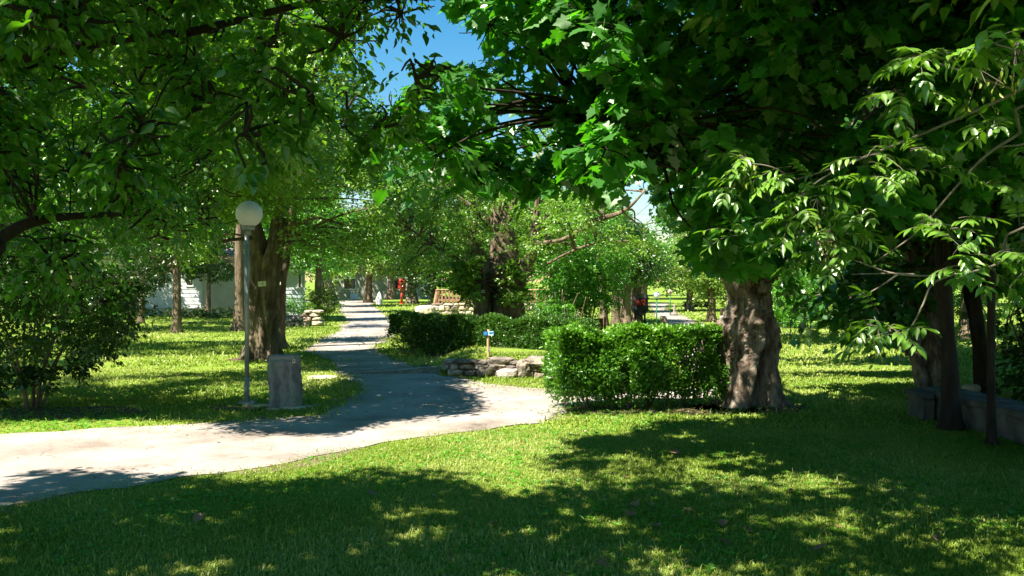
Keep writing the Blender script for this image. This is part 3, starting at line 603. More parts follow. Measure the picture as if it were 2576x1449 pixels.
# ================================================================== DRY STONE WALL
def stone_wall(name, label, p0, p1, h, th, seed, m, sz=.2, z0=0, extra=(), lift=0):
    p0 = np.asarray(p0, float); p1 = np.asarray(p1, float); ax = p1 - p0; L = np.linalg.norm(ax); ax /= L; ang = math.atan2(ax[1], ax[0])
    mb = MB(); r = np.random.default_rng(seed); z = 0; row = 0
    while z < h - .02:
        rh = min(h - z, sz * r.uniform(.45, .75)); u = -r.uniform(0, sz)
        while u < L:
            w = sz * r.uniform(.6, 1.7); hloc = rh * r.uniform(.85, 1.2)
            if u + w / 2 > -.02:
                c = p0 + ax * (u + w / 2); mb.rock((c[0] - p0[0], c[1] - p0[1] + r.normal(0, .02), z0 + z + rh / 2), (w * 1.03, th * r.uniform(.8, 1.1), hloc * 1.08), int(r.integers(1, 9999)), ang + r.normal(0, .05), 12, 8, .22)
            u += w
        z += rh; row += 1
    for (u, zz, w, d, hh) in extra:
        c = ax * u; mb.rock((c[0], c[1], zz), (w, d, hh), int(u * 100) + 7, ang, 16, 10, .3)
    o = mb.build(name, m, None, True); o.location = (p0[0], p0[1], float(lift)); return o
w = stone_wall('dry_stone_wall', 'low dry stone wall of rough boulders below the signpost', (-1.12, 15.0), (.95, 14.45), .27, .34, 5, MT['stone'], .15, 0, [(.96, .245, .46, .40, .15), (1.62, .27, .40, .40, .17), (1.38, .15, .20, .42, .30), (1.98, .11, .26, .42, .30), (.74, .10, .28, .42, .2), (1.12, .07, .42, .46, .18)]); tag(w, 'low dry stone wall of rough boulders below the signpost', 'wall')

# signpost
t = thing('signpost', 'short wooden signpost with a blue sign above the dry stone wall', 'signpost', (-.405, 15.2, .28)); t.scale = (1, 1, 1)
k = 15.2 / F
m = MB(); m.tube(spline([[.012, 0, -.15], [-.004, 0, .2], [.004, 0, .475]], 12), np.linspace(.028, .023, 12), 10, bark=.08)
m.build('post', MT['wood_pale'], t)
m = MB(); m.box((-.045, -.035, .41), (.085, .012, .068)); b = m.build('sign_board', MT['blue'], t, True, .002)
m = MB(); 
for zz, ww in ((.428, .055), (.41, .062), (.392, .05)): m.box((-.047, -.0425, zz), (ww, .003, .006))
m.build('lettering', MT['sky_blue'], b, True)
m = MB(); m.box((.045, -.036, .413), (.092, .012, .072)); b = m.build('sign_board', MT['sky_blue'], t, True, .002); b['label'] = 'light blue half of the sign with a white edge'
m = MB(); m.box((.045, -.0435, .383), (.086, .003, .010)); m.box((.005, -.0435, .413), (.010, .003, .05)); m.box((.052, -.0435, .438), (.07, .003, .008)); m.build('white_edge', MT['white'], b, True)
m = MB(); m.box((.05, -.0435, .422), (.05, .003, .010)); m.box((.04, -.0435, .408), (.022, .003, .009)); m.build('lettering', MT['blue'], b, True)
m = MB(); m.box((.012, -.03, .14), (.038, .006, .04)); m.build('tag', MT['galv'], t, True)

# ================================================================== OLD HOLLOW TREE
def hollow_tree():
    base = np.array([3.02, 11.3, 0.0]); t = thing('hollow_tree', 'old pollarded tree with a burred split hollow trunk at the hedge end', 'tree', base)
    hs = np.array([-.05, 0, .2, .52, .75, 1.0, 1.18, 1.34, 1.5, 1.68, 1.85, 2.0, 2.15]); sc = 1.04
    cx = np.array([.05, .05, .035, .0, 0, -.01, .0, .0, .0, .015, .04, .06, .08]); hw = np.array([.40, .36, .325, .315, .335, .345, .285, .265, .255, .225, .18, .15, .12]) * sc
    n, k = 220, 260; h = np.linspace(-.05, 2.12, k); th = np.arange(n) * 2 * math.pi / n
    c = np.interp(h, hs, cx)[:, None]; r0 = np.interp(h, hs, hw); r0 = np.convolve(np.pad(r0, 6, 'edge'), np.ones(13) / 13, 'valid')[:, None]
    dx, dy = np.cos(th)[None], np.sin(th)[None]
    H = np.repeat(h[:, None], n, 1)
    q = np.stack([dx * r0, dy * r0, H], -1)
    r = r0 * (1 + .16 * fbm(q * np.array([5, 5, 2.2]), 3, 3)) 
    # burr on the left front, knobbly texture, flowing ridges low down, root flare
    ang = lambda a: np.abs((th[None] - a + math.pi) % (2 * math.pi) - math.pi)
    r = r + .085 * np.exp(-((H - .98) / .17) ** 2 - (ang(R(-150)) / .7) ** 2) + .05 * np.exp(-((H - 1.58) / .12) ** 2 - (ang(R(-110)) / .5) ** 2)
    mask = sstep(.35, .7, H) * .8 + .2
    r = r + mask * (.050 * fbm(q * 9, 6, 2) + .034 * np.abs(fbm(q * 19, 8, 3)) + .012 * fbm(q * 48, 18, 2))
    sw = th[None] + H * .9; ridg = np.abs(vnoise(np.stack([np.cos(sw) * 3.2, np.sin(sw) * 3.2, H * 1.3], -1), 12))
    r = r + (1 - sstep(.3, .75, H)) * (.06 * (.5 - ridg)) + .045 * np.exp(-np.maximum(H, 0) / .10) * (1 + np.cos(th[None] * 5 + 1))
    gc = np.interp(h, [0, .1, .5, .9, 1.15], [R(-84), R(-80), R(-63), R(-47), R(-40)])[:, None]; gw = np.interp(h, [0, .2, .6, 1.0, 1.2], [.42, .38, .33, .29, .15])[:, None]
    gd_ = (ang(0) * 0 + np.abs((th[None] - gc + math.pi) % (2 * math.pi) - math.pi)) / gw
    r = r * (1 - .88 * np.exp(-gd_ ** 6) * (1 - sstep(1.02, 1.22, H)))
    V = np.stack([c + dx * r, dy * r * .92, H], -1)
    i = np.arange(k - 1)[:, None] * n; j = np.arange(n)[None]; kk = (j + 1) % n
    Q = np.stack([i + j, i + kk, i + n + kk, i + n + j], -1).reshape(-1, 4)
    mb = MB(); mb.add(V.reshape(-1, 3), Q=Q)
    # crown limbs rising from the pollard head
    limbs = [[(.05, -.1, 1.75), (-.35, -.9, 2.35), (-1.2, -2.0, 2.9), (-2.2, -3.0, 3.1)], [(0, -.1, 1.9), (-.5, -.6, 2.7), (-1.5, -1.3, 3.6), (-2.8, -2.2, 4.1)], [(0, 0, 1.9), (.1, -.5, 3.0), (.2, -1.5, 4.2), (.1, -2.6, 5.0)],
             [(.1, 0, 1.9), (.7, -.3, 2.8), (1.6, -1.2, 3.6), (2.2, -2.8, 4.0)], [(.1, .1, 1.8), (.5, .5, 2.8), (1.2, .8, 4.2)], [(-.05, .1, 1.8), (-.6, .5, 2.8), (-1.2, .6, 4.4)]]
    LP = []
    for q_, L in enumerate(limbs):
        P = spline(L, 30); mb.tube(P, np.linspace(.085, .022, 30), 9, bark=.2, seed=q_); LP.append(P)
    LP = np.vstack(LP)
    # knobbly burrs and stubs
    for (x, y, z, s, sd) in [(-.10, -.30, 1.70, .22, 1), (-.30, -.12, .98, .26, 2), (.30, -.05, .80, .16, 3), (.12, -.26, 1.5, .16, 4), (.22, -.2, 1.75, .2, 5), (.02, -.3, 1.12, .2, 6)]:
        mb.rock((x, y, z), (s, s, s * 1.05), sd, 0, 26, 18, .55)
    mb.tube(spline([[-.10, -.08, 1.34], [-.26, -.16, 1.58], [-.375, -.24, 1.70]], 8), [.14, .13, .12, .105, .095, .088, .082, .08], 12, bark=.2)
    mb.build('trunk', MT['bark_pale'], t)
    m = MB(); m.tube([[-.372, -.238, 1.698], [-.384, -.246, 1.712]], [.078, .06], 12, bark=.25); m.build('cut_stump', MT['cut_wood'], t)
    m = MB(); m.rock((-.11, -.405, 1.71), (.055, .035, .045), 4, 0, 12, 8, .5); m.build('cut_stump', MT['cut_wood'], t)
    # crown
    C = []; cr = []
    poly = [(985, 240), (1030, 160), (1110, 175), (1240, 170), (1255, 60), (1110, 0), (1130, -160), (2700, -160), (2700, 420), (2300, 480), (2050, 520), (1980, 620), (1900, 655), (1820, 650), (1760, 610), (1710, 520), (1690, 390), (1600, 380), (1500, 420), (1440, 440), (1230, 440), (1100, 410), (1010, 350)]
    while len(C) < 165:
        px, py = RNG.uniform(980, 2700), RNG.uniform(-160, 640)
        if not inpoly(np.array([px]), np.array([py]), poly)[0]: continue
        d = RNG.uniform(6.2, 9.6); p = at(px, py, d)
        C.append(p); cr.append(RNG.uniform(.30, .52))
    lowc = [(1850, 635, 10.2), (1910, 630, 10.3), (1960, 650, 10.4), (1060, 310, 7.6), (1130, 370, 7.8), (1070, 360, 7.6), (1250, 430, 7.5), (1190, 400, 7.4), (1400, 425, 7.4), (1500, 410, 7.3), (1330, 435, 7.6), (1230, 60, 7), (1330, 40, 7), (1190, 120, 7.2), (1700, 400, 8), (1900, 540, 9.3), (1830, 600, 9.6), (1740, 560, 9.2), (1120, 260, 7.4), (1060, 250, 7.6), (1040, 300, 7.5)]
    for px, py, d in lowc: C.append(at(px, py, d)); cr.append(.36)
    for k_ in range(90):
        p = crown_points((3.0, 8.6, 5.6), (3.6, 2.8, 1.5), 1, .2)
        if len(p): C.append(p[0]); cr.append(.55)
    C = np.array(C); cr = np.array(cr); kk = sky_ok(C, 5); C, cr = C[kk], cr[kk]
    P, T, N, S, var, SP = clump_leaves(C, cr, 12, 11, .118, .55, .7)
    ok = shadow_ok(P) & sky_ok(P, 12); ok &= ~((P[:, 2] > 0) & (P[:, 1] < 5.2))
    px = CX + P[:, 0] / P[:, 1] * F; py = HY - (P[:, 2] - EYE) / P[:, 1] * F
    ok &= ~((px > 1640) & (px < 1960) & (py > 690))
    mb = MB()
    for q_, cpos in enumerate(C - base):
        j = np.argmin(np.linalg.norm(LP - cpos + np.array([0, 0, .3]), axis=1)); limb(mb, LP[j], cpos, .022, .006, .05, 9, 5, .1, q_)
    sp = SP.reshape(-1, 3); cc = np.repeat(C, 12, 0); sel = (RNG.random(len(sp)) < .6) & shadow_ok(sp, False, .0)
    for a, b in zip(cc[sel] - base, sp[sel] - base): mb.tube(spline([a, (a + b) / 2 + RNG.normal(0, .03, 3), b], 5), np.linspace(.007, .003, 5), 4, False)
    mb.build('branches', MT['bark_dark'], t)
    leaves('crown', P[ok] - base, T[ok], N[ok], S[ok], 'maple', MT['leaf_maple'], t, var[ok])
hollow_tree()

# ================================================================== NEAR TREE ON THE LEFT (branches overhang the camera side of the lawn)
def left_tree():
    base = np.array([-5.2, 4.2, 0.0])
    C = []; cr = []
    def add(n, x0, x1, y0, y1, d0, d1, r0, r1, poly=None):
        k = 0
        while k < n:
            px, py, d = RNG.uniform(x0, x1), RNG.uniform(y0, y1), RNG.uniform(d0, d1)
            if poly and not inpoly(np.array([px]), np.array([py]), poly)[0]: continue
            C.append(at(px, py, d)); cr.append(RNG.uniform(r0, r1)); k += 1
    band = [(-200, -250), (1080, -250), (1090, 60), (1050, 240), (960, 330), (860, 400), (700, 430), (600, 520), (420, 620), (200, 700), (-200, 760)]
    add(55, -200, 1080, -250, 470, 3.3, 5.2, .16, .28, band)
    add(230, -200, 1080, -250, 700, 5.6, 9.5, .28, .5, band)
    add(110, -200, 700, 200, 780, 7.0, 10.5, .30, .5, [(-200, 300), (700, 300), (640, 520), (420, 640), (330, 800), (-200, 900)])
    add(26, 840, 1090, -100, 250, 4.2, 5.6, .16, .26)
    # upper crown above the picture: it shades the front of the lawn
    FC = np.vstack([shade_fill(560, (-6.5, 6.5), (2.4, 10.8), (3.2, 7.0), lambda p: p[0] < 1.8 and out_of_view(p) and not over_maple(p)), shade_fill(420, (-6, 7), (-2, 10), (6, 10), lambda p: p[0] < 3 and out_of_view(p) and not over_maple(p))])
    PS = np.array([-2.85, 11.1, .35]); FC = np.vstack([FC, [PS + SUN * RNG.uniform(4.4, 6.0) + RNG.normal(0, .22, 3) for _ in range(14)]])  # last clumps added toward the sun to shade the stone pillar
    fill = clump_leaves(FC, np.full(len(FC), .5), 13, 10, .135, .5, .75)[:5]
    C = np.array(C); cr = np.array(cr)
    stems = [([(0, 0, 0), (.05, .1, 1.0), (.0, .2, 2.2), (.2, .2, 3.6), (.5, 0, 5.5)], [.24, .2, .18, .14, .07]),
             ([(0.05, .1, 1.4)] + [tuple(at(*q) - base) for q in ((-150, 660, 4.7), (0, 598, 5.0), (60, 566, 5.1), (140, 547, 5.2), (260, 540, 5.4), (345, 542, 5.6))], [.09, .06, .035, .028, .024, .02, .008]),
             ([(.1, .1, 2.2)] + [tuple(at(*q) - base) for q in ((-100, 170, 4.6), (240, 110, 5.0), (335, 94, 5.0), (480, 80, 5.0), (620, 45, 5.0), (760, 10, 5.0), (900, -20, 5.0))], [.10, .04, .03, .028, .026, .022, .018, .01]),
             ([(.2, .2, 3.3), (1.4, -1.2, 4.6), (3.0, -2.4, 5.3), (5.2, -3.0, 5.6)], [.10, .07, .05, .02]), ([(.2, .2, 3.0), (.3, .7, 3.6), (.4, 1.2, 4.0)], [.09, .06, .02])]
    def view(P):
        d = np.maximum(P[:, 1], .05); px = CX + P[:, 0] / d * F; py = HY - (P[:, 2] - EYE) / d * F
        inside = (P[:, 1] > .05) & (px > -100) & (px < 2700) & (py > -60) & (py < 1500)
        bad = inside & (P[:, 1] < 2.6)
        bad |= inside & (px > 660) & (py > 480 + RNG.normal(0, 25, len(P))) | inside & (px > 560) & (px < 760) & (py > 470)
        bad |= inside & (px > 590) & (px < 665) & (py > 490) | inside & (px > 410) & (px < 620) & (py > 655)
        bad |= inside & (px > 1085 + RNG.normal(0, 12, len(P)))
        bad |= inside & (px > 330) & (py > 660 + RNG.normal(0, 25, len(P)))
        return ~bad
    make_tree('leafy_tree', 'broad dark leafy tree whose branches overhang the upper left of the lawn', 'tree', base, stems, C, cr, MT['leaf_left'], MT['bark_dark'], nspray=14, nleaf=13, size=.062, kind='ovate', seg=12, limb_r=.009, limbs=.5, droop=.6, flat=.75, twigs=.6, skykeep=.22, view=view, extra=fill)
left_tree()

# ================================================================== ASH TREE, sunlit sprays hanging in from the right
def ash_tree():
    base = np.array([5.3, 3.6, 0.0])
    t = thing('ash_tree', 'ash tree with sunlit feathery sprays hanging in from the right', 'tree', base)
    mb = MB(); kb = MB()
    W = lambda px, py, d: at(px, py, d)
    mb.tube(spline([base, base + (.05, .1, 1.5), base + (-.1, .2, 3.0), base + (-.5, .5, 5.0)], 40), np.linspace(.19, .09, 40), 14, bark=.3, flare=.5)
    top = base + np.array([-.1, .2, 3.0])
    def branch(pts, r0, r1, n=26):
        P = spline(pts, n); mb.tube(P, np.linspace(r0, r1, n), 7, bark=.08); return P
    branch([top + (0, 0, -.3), W(2760, 120, 4.3), W(2560, 230, 4.5), W(2360, 320, 4.75), W(2200, 385, 4.9), W(2090, 425, 5.0), W(2000, 452, 5.0)], .012, .005)
    branch([W(2200, 385, 4.9), W(2110, 425, 4.95), W(2030, 480, 4.95), W(1985, 560, 5.0)], .007, .004)
    branch([top + (0, 0, -.9), W(2720, 250, 4.1), W(2560, 340, 4.3), W(2470, 400, 4.4), W(2380, 500, 4.5), W(2300, 590, 4.6), W(2200, 660, 4.8)], .010, .004)
    branch([top + (0, 0, -1.3), W(2700, 560, 4.2), W(2520, 660, 4.4), W(2400, 690, 4.6), W(2260, 690, 4.7), W(2150, 655, 4.8)], .008, .004)
    branch([W(2400, 690, 4.6), W(2345, 715, 4.6), W(2320, 770, 4.6), W(2285, 830, 4.6), W(2230, 845, 4.65)], .006, .004)
    branch([W(2260, 690, 4.7), W(2215, 720, 4.7), W(2180, 740, 4.7)], .006, .003); branch([W(2300, 690, 4.7), W(2230, 688, 4.75), W(2140, 690, 4.8)], .005, .003)
    branch([W(2005, 452, 5), W(1940, 420, 5), W(1880, 410, 5)], .005, .003); branch([W(2560, 230, 4.5), W(2420, 180, 4.1), W(2330, 150, 3.8)], .007, .003); branch([W(2640, 180, 4.3), W(2560, 130, 3.7), W(2500, 110, 3.4)], .007, .003)
    branch([W(2520, 660, 4.4), W(2470, 640, 4.2), W(2440, 625, 4.1)], .006, .003); branch([W(2720, 250, 4.1), W(2600, 350, 3.6), W(2520, 370, 3.6)], .007, .003)
    # sprays: (px, py, distance, number of fronds, scale, main direction in the picture)
    SP = ASH_SPRAYS
    LP, LT, LN, LS, LV = [], [], [], [], []; SPs = []
    for (px, py, d, nf, sc, mx) in SP:
        c = W(px, py, d)
        for f in range(nf):
            a = RNG.uniform(-1.25, 1.25) + (0 if abs(mx) < .15 else 0)
            dirv = norm(np.array([mx * .9 + math.sin(a) * .9, -.35 + RNG.normal(0, .55), RNG.uniform(-.25, .35) + .15 * math.cos(a)]))
            ln = .21 * sc * RNG.uniform(.75, 1.15); npair = int(RNG.integers(3, 6)); tt = np.linspace(0, 1, 8)
            droop = RNG.uniform(.25, .6)
            rach = c + RNG.normal(0, .02, 3) + ln * (tt[:, None] * dirv + np.array([0, 0, -1.0]) * droop * (tt[:, None] ** 2))
            mb.tube(rach, np.linspace(.0022, .0012, 8), 3, False)
            tan = norm(np.gradient(rach, axis=0)); side0 = norm(np.cross(tan, [0, 0, 1.])); up = np.cross(side0, tan)
            v0 = np.clip(RNG.normal(.5, .2), 0, 1); roll = RNG.normal(0, .35)
            for i in range(npair):
                u = .30 + .62 * i / max(1, npair - 1); p = np.array([np.interp(u, tt, rach[:, q]) for q in range(3)]); j = int(u * 7)
                for s in (-1, 1):
                    sd = side0[j] * math.cos(roll) + up[j] * math.sin(roll)
                    LP.append(p); LT.append(sd * s * .85 + tan[j] * .55 + np.array([0, 0, -.38]) + RNG.normal(0, .1, 3)); LN.append(up[j] + RNG.normal(0, .18, 3) + np.array([0, 0, .3]))
                    LS.append(.078 * sc * RNG.uniform(.8, 1.15) * (1 - .15 * abs(u - .6))); LV.append(np.clip(v0 + RNG.normal(0, .12), 0, 1))
            LP.append(rach[-1]); LT.append(tan[-1] + RNG.normal(0, .1, 3)); LN.append(up[-1]); LS.append(.085 * sc); LV.append(v0)
    # hanging bunches of keys
    for (px, py, d, nk) in [(1865, 435, 4.95, 26), (2055, 545, 4.9, 18), (2085, 625, 4.85, 34), (2215, 870, 4.6, 18), (2555, 190, 3.3, 34), (2465, 240, 3.4, 14), (2085, 655, 4.85, 18), (2555, 165, 3.3, 16)]:
        c = W(px, py, d); n = nk
        P = c + RNG.normal(0, 1, (n, 3)) * np.array([.045, .045, .05]); T = np.column_stack([RNG.normal(0, .35, n), RNG.normal(0, .35, n), -np.ones(n)]); N = RNG.normal(size=(n, 3))
        SPs.append((P, T, N, RNG.uniform(.030, .042, n) * (d / 4.9) ** .5))
        for p in P[::3]: mb.tube(spline([c + (0, 0, .10), (c + p) / 2 + (0, 0, .05), p], 4), [.0013] * 4, 3, False)
    mb.V = [v - base for v in mb.V]
    mb.build('trunk', MT['twig'], t)
    LP, LT, LN = np.array(LP), np.array(LT), np.array(LN)
    # more crown out of the frame, added above and to the right for shade
    C = np.vstack([shade_fill(280, (3.4, 7.5), (4.0, 10.5), (3.4, 7.5), lambda p: p[0] > .2 and out_of_view(p)), shade_fill(300, (2.5, 11), (3.0, 11.2), (3.4, 7.0), lambda p: p[0] > .2 and out_of_view(p) and not over_maple(p)), shade_fill(120, (2.5, 10), (0, 10), (6.5, 10), lambda p: p[0] > 1 and out_of_view(p) and not over_maple(p))])
    P, T, N, S, var, _ = clump_leaves(C, np.full(len(C), .55), 12, 10, .16, .5, .7); ok = shadow_ok(P)
    LP = np.vstack([LP, P[ok]]); LT = np.vstack([LT, T[ok]]); LN = np.vstack([LN, N[ok]]); LS = np.concatenate([LS, S[ok]]); LV = np.concatenate([LV, var[ok]])
    leaves('crown', LP - base, LT, LN, LS, 'lance', MT['leaf_ash'], t, np.array(LV))
    leaves('seed_clumps', np.vstack([q[0] for q in SPs]) - base, np.vstack([q[1] for q in SPs]), np.vstack([q[2] for q in SPs]), np.concatenate([q[3] for q in SPs]), 'lance', MT['seed'], t, RNG.random(sum(len(q[0]) for q in SPs)))
ash_tree()

# ================================================================== MIDDLE DISTANCE TREES
def clumps_px(items, n, d0, d1, r0, r1, poly):
    C = []; cr = []
    x0, x1 = min(p[0] for p in poly), max(p[0] for p in poly); y0, y1 = min(p[1] for p in poly), max(p[1] for p in poly)
    while len(C) < n:
        px, py = RNG.uniform(x0, x1), RNG.uniform(y0, y1)
        if inpoly(np.array([px]), np.array([py]), poly)[0]:
            C.append(at(px, py, RNG.uniform(d0, d1))); cr.append(RNG.uniform(r0, r1))
    return np.array(C), np.array(cr)
# thick forked trunk left of the road
b = gd(652, 903); b[2] = 0
C, cr = clumps_px(None, 190, 15.8, 20.5, .45, .8, [(430, 640), (450, 430), (480, 100), (560, -200), (900, -200), (960, 100), (1010, 300), (1000, 520), (930, 620), (880, 700), (720, 640), (700, 560), (560, 560)])
BEND = [gd(*q)[:2] for q in [(765, 885), (985, 898), (1110, 948), (1190, 985), (1190, 1040), (930, 1060), (880, 1000), (875, 950)]]
sf = np.vstack([shade_fill(260, (-9.5, -.2), (11.0, 25), (3.2, 7.2)), shade_fill(95, (-4.8, 0), (9.9, 20), (3.3, 6.0), lambda p: inpoly(np.array([p[0] + KX * p[2]]), np.array([p[1] + KY * p[2]]), BEND)[0])]); fill = clump_leaves(sf, np.full(len(sf), .62), 20, 24, .092, .4, .7)[:5]
def v_big(P):
    px = CX + P[:, 0] / P[:, 1] * F; py = HY - (P[:, 2] - EYE) / P[:, 1] * F
    return ~((px > 590) & (px < 700) & (py > 560)) & ~((py > 690 + RNG.normal(0, 8, len(P))))
make_tree('broad_tree', 'thick forked tree with ridged bark behind the globe lamp', 'tree', b,
          [([(0, 0, -.05), (.02, 0, .5), (0, 0, 1.1), (0, 0, 1.75), (-.06, 0, 2.5), (-.30, .1, 3.4), (-.75, .2, 4.6), (-1.0, .3, 6.0)], [.30, .26, .245, .20, .16, .14, .10, .06]),
           ([(.10, .0, .0), (.14, -.02, .6), (.16, 0, 1.3), (.28, 0, 2.1), (.40, .1, 2.9), (.55, .2, 4.2), (.9, .3, 6.0)], [.22, .20, .20, .19, .15, .11, .06]),
           ([(-.3, .1, 3.3), (-.2, .3, 4.4), (.1, .5, 6.4)], [.10, .08, .04])], C, cr, MT['leaf_poplar'], MT['bark'], nspray=14, nleaf=26, size=.072, kind='far', seg=36, trunk_bark=.55, flare=.45, limb_r=.04, droop=.4, view=v_big, extra=fill)
# number plates hung on trunks
def plate(label, px, py, d, w, h, rz, tilt):
    m = MB(); m.box((0, 0, 0), (w, .012, h)); o = m.build('number_plate', MT['cream'], None, True, .002); o.location = tuple(at(px, py, d)); o.rotation_euler = (0, tilt, rz); tag(o, label, 'sign')
    m = MB(); m.tube([[.012, -.008, -.008], [.02, -.008, .012], [.012, -.008, .02]], .006, 6); m.tube([[-.004, -.008, -.01], [.016, -.008, -.012]], .006, 6); q = m.build('dark_mark', MT['ink'], o)
plate('white number plate nailed to the forked trunk behind the lamp', 659, 714, 17.66, .155, .10, .1, -.10)
plate('smaller white plate on the trunk right of the lamp', 702, 713, 20.4, .085, .06, -.1, 0)
plate('cream number plate on the dark stem behind the far hedge', 1215, 733, 21.6, .105, .08, 0, 0)

# trunk just behind it
b = np.array([-5.55, 20.8, 0]); C = crown_points((-5.0, 21.5, 4.6), (2.2, 2.0, 2.2), 60, .5)
make_tree('broad_tree', 'leaning brown trunk close behind the forked tree', 'tree', b, [([(0, 0, 0), (.02, 0, .8), (.1, 0, 1.8), (.35, 0, 3.0), (.5, 0, 5.0)], [.22, .185, .17, .13, .06]), ], C, .7, MT['leaf_green'], MT['bark'], nspray=12, nleaf=18, size=.08, limb_r=.04, trunk_bark=.45, seg=24, view=v_big)
# slim trees on the left lawn
def slim(label, px, py, r, cc, cr_, n, leaf, lean=0, group=None, size=.08, nl=16, cat='tree', nm='slim_tree', bark='bark'):
    b = gd(px, py); C = crown_points(np.array([b[0], b[1], 0]) + np.array(cc), cr_, n, .35)
    C = C[C[:, 2] > 1.6]
    return make_tree(nm, label, cat, b, [([(0, 0, -.03), (.02 + lean * .2, 0, .8), (lean * .5, 0, 1.7), (lean, 0, 3.0), (lean * 1.2, .1, cc[2] + cr_[2] * .5)], [r * 1.15, r, r * .9, r * .75, r * .3])], C, .65, leaf, MT[bark], group, nspray=12, nleaf=nl, size=size, limb_r=.035, trunk_bark=.3, flare=.55, seg=14)
slim('slim dark tree with a flared foot in front of the white cabin wall', 443, 838, .125, (0, 0, 4.6), (2.4, 2.2, 2.8), 75, MT['leaf_dark'], .05)
C_, cr_ = clumps_px(None, 150, 28, 34, .35, .55, [(280, 480), (640, 480), (640, 690), (560, 712), (500, 690), (440, 690), (400, 725), (280, 750)])
make_tree('slim_tree', 'leafy tree with low boughs hiding the cabin roof', 'tree', (-13.6, 32.5, 0), [([(0, 0, 0), (.05, 0, 1.2), (.1, 0, 2.6), (.2, 0, 4.2)], [.11, .1, .09, .04])], C_, cr_, MT['leaf_dark'], MT['bark'], nspray=13, nleaf=16, size=.09, limb_r=.03, seg=12)
slim('dark trunk just left of the lamp pole in shade', 603, 833, .17, (0, 0, 5.0), (2.8, 2.4, 3.0), 85, MT['leaf_green'], .0)
slim('thin twin stemmed tree against the grey end of the cabin', 522, 796, .10, (0, 0, 4.6), (2.4, 2.0, 2.6), 60, MT['leaf_dark'], .15)
slim('thin dark tree at the left end of the cabin', 330, 806, .12, (0, 0, 4.8), (3.0, 2.2, 3.0), 80, MT['leaf_yellow'], .1)
slim('dark tree far left behind the shrub', 150, 838, .14, (0, 0, 4.6), (3.2, 2.4, 3.0), 110, MT['leaf_green'], .1)
slim('leafy tree left of the cabin throwing shade on its wall', 60, 800, .15, (-.5, -1.0, 4.6), (4.2, 2.4, 3.2), 120, MT['leaf_green'], .1, None, .10)
slim('tall leafy tree at the far left edge of the lawn', -60, 870, .16, (0, 0, 4.4), (3.0, 2.2, 3.0), 110, MT['leaf_dark'], .0)
slim('pale green tree rising behind the cabin roof', 400, 776, .15, (0, 0, 7.5), (5.0, 3.0, 4.8), 130, MT['leaf_yellow'], .1, None, .12)
slim('tall tree behind the left end of the cabin', 120, 776, .15, (0, 0, 7), (5.5, 3, 5.0), 130, MT['leaf_green'], .1, None, .12)

# multi-stemmed shrub low on the left
def shrub(label, base, stems, C, cr, leaf, size, nspray, nleaf, nm='shrub', h=1.8, spread=.7, lit=True):
    base = np.asarray(base, float); t = thing(nm, label, 'shrub', base); mb = MB()
    for k in range(stems):
        a = RNG.uniform(0, 6.28); e = np.array([math.cos(a) * spread * RNG.uniform(.2, 1), math.sin(a) * spread * RNG.uniform(.2, 1), h * RNG.uniform(.7, 1.1)]); s = np.array([math.cos(a), math.sin(a), 0]) * RNG.uniform(.02, .16)
        mb.tube(spline([s, s + e * np.array([.25, .25, .4]), e], 12), np.linspace(.022, .007, 12), 6, bark=.15, seed=k)
    P, T, N, S, var, _ = clump_leaves(np.asarray(C), cr, nspray, nleaf, size, .4, .8); ok = (P[:, 2] > .03) 
    if lit: ok &= shadow_ok(P, False)
    mb.build('stem', MT['bark'], t); leaves('foliage', P[ok] - base, T[ok], N[ok], S[ok], 'ovate' if size > .05 else 'far', leaf, t, var[ok]); return t
C, cr = clumps_px(None, 130, 10.0, 12.6, .22, .36, [(-150, 620), (100, 600), (260, 640), (340, 740), (330, 830), (250, 900), (130, 870), (60, 900), (-150, 960)])
C2, cr2 = clumps_px(None, 12, 10.4, 11.6, .14, .24, [(-60, 900), (40, 930), (180, 900), (240, 940), (120, 990), (-60, 1010)])
shrub('dark many stemmed shrub at the left edge of the lawn', gd(85, 1030), 9, np.vstack([C, C2]), np.concatenate([cr, cr2]), MT['leaf_dark'], .065, 13, 13, h=1.5, spread=.8)
shrub('low dark undergrowth shrub below the cabin wall', gd(300, 862), 6, np.column_stack([RNG.uniform(-12.3, -8.6, 26), RNG.uniform(22.5, 24.5, 26), RNG.uniform(.1, 1.2, 26)]), np.full(26, .5), MT['leaf_dark'], .09, 10, 12, h=1.0, spread=1.2)
shrub('low bush in front of the cabin skirting', gd(455, 802), 5, np.column_stack([RNG.uniform(-17.5, -14.8, 22), RNG.uniform(34.5, 36.2, 22), RNG.uniform(.1, .42, 22)]), np.full(22, .4), MT['leaf_green'], .09, 10, 10, h=.4, spread=1.0)
shrub('dark low growth along the foot of the long cabin', (-15.2, 38.6, 0), 6, np.column_stack([RNG.uniform(-18.5, -11.6, 60), RNG.uniform(37.3, 38.8, 60), RNG.uniform(.02, .28, 60)]), np.full(60, .34), MT['leaf_dark'], .085, 10, 14, h=.4, spread=2.5, lit=False)
C = crown_points((-7.35, 34.5, .75), (.62, .6, .62), 30, .5)
shrub('rounded olive green bush beside the narrow cabin end', (-7.35, 34.5, 0), 5, C, np.full(len(C), .26), MT['leaf_yellow'], .05, 14, 26, h=.9, spread=.4)
C = np.column_stack([RNG.uniform(-7.3, -6.2, 16), RNG.uniform(28, 31, 16), RNG.uniform(.05, .3, 16)])
shrub('low ground cover bush on the left shoulder of the road', (-6.8, 29.5, 0), 4, C, np.full(16, .3), MT['leaf_dark'], .045, 14, 20, h=.3, spread=.4)
C = np.column_stack([RNG.uniform(-8.4, -7.6, 12), RNG.uniform(32.6, 33.6, 12), RNG.uniform(.3, .9, 12)])
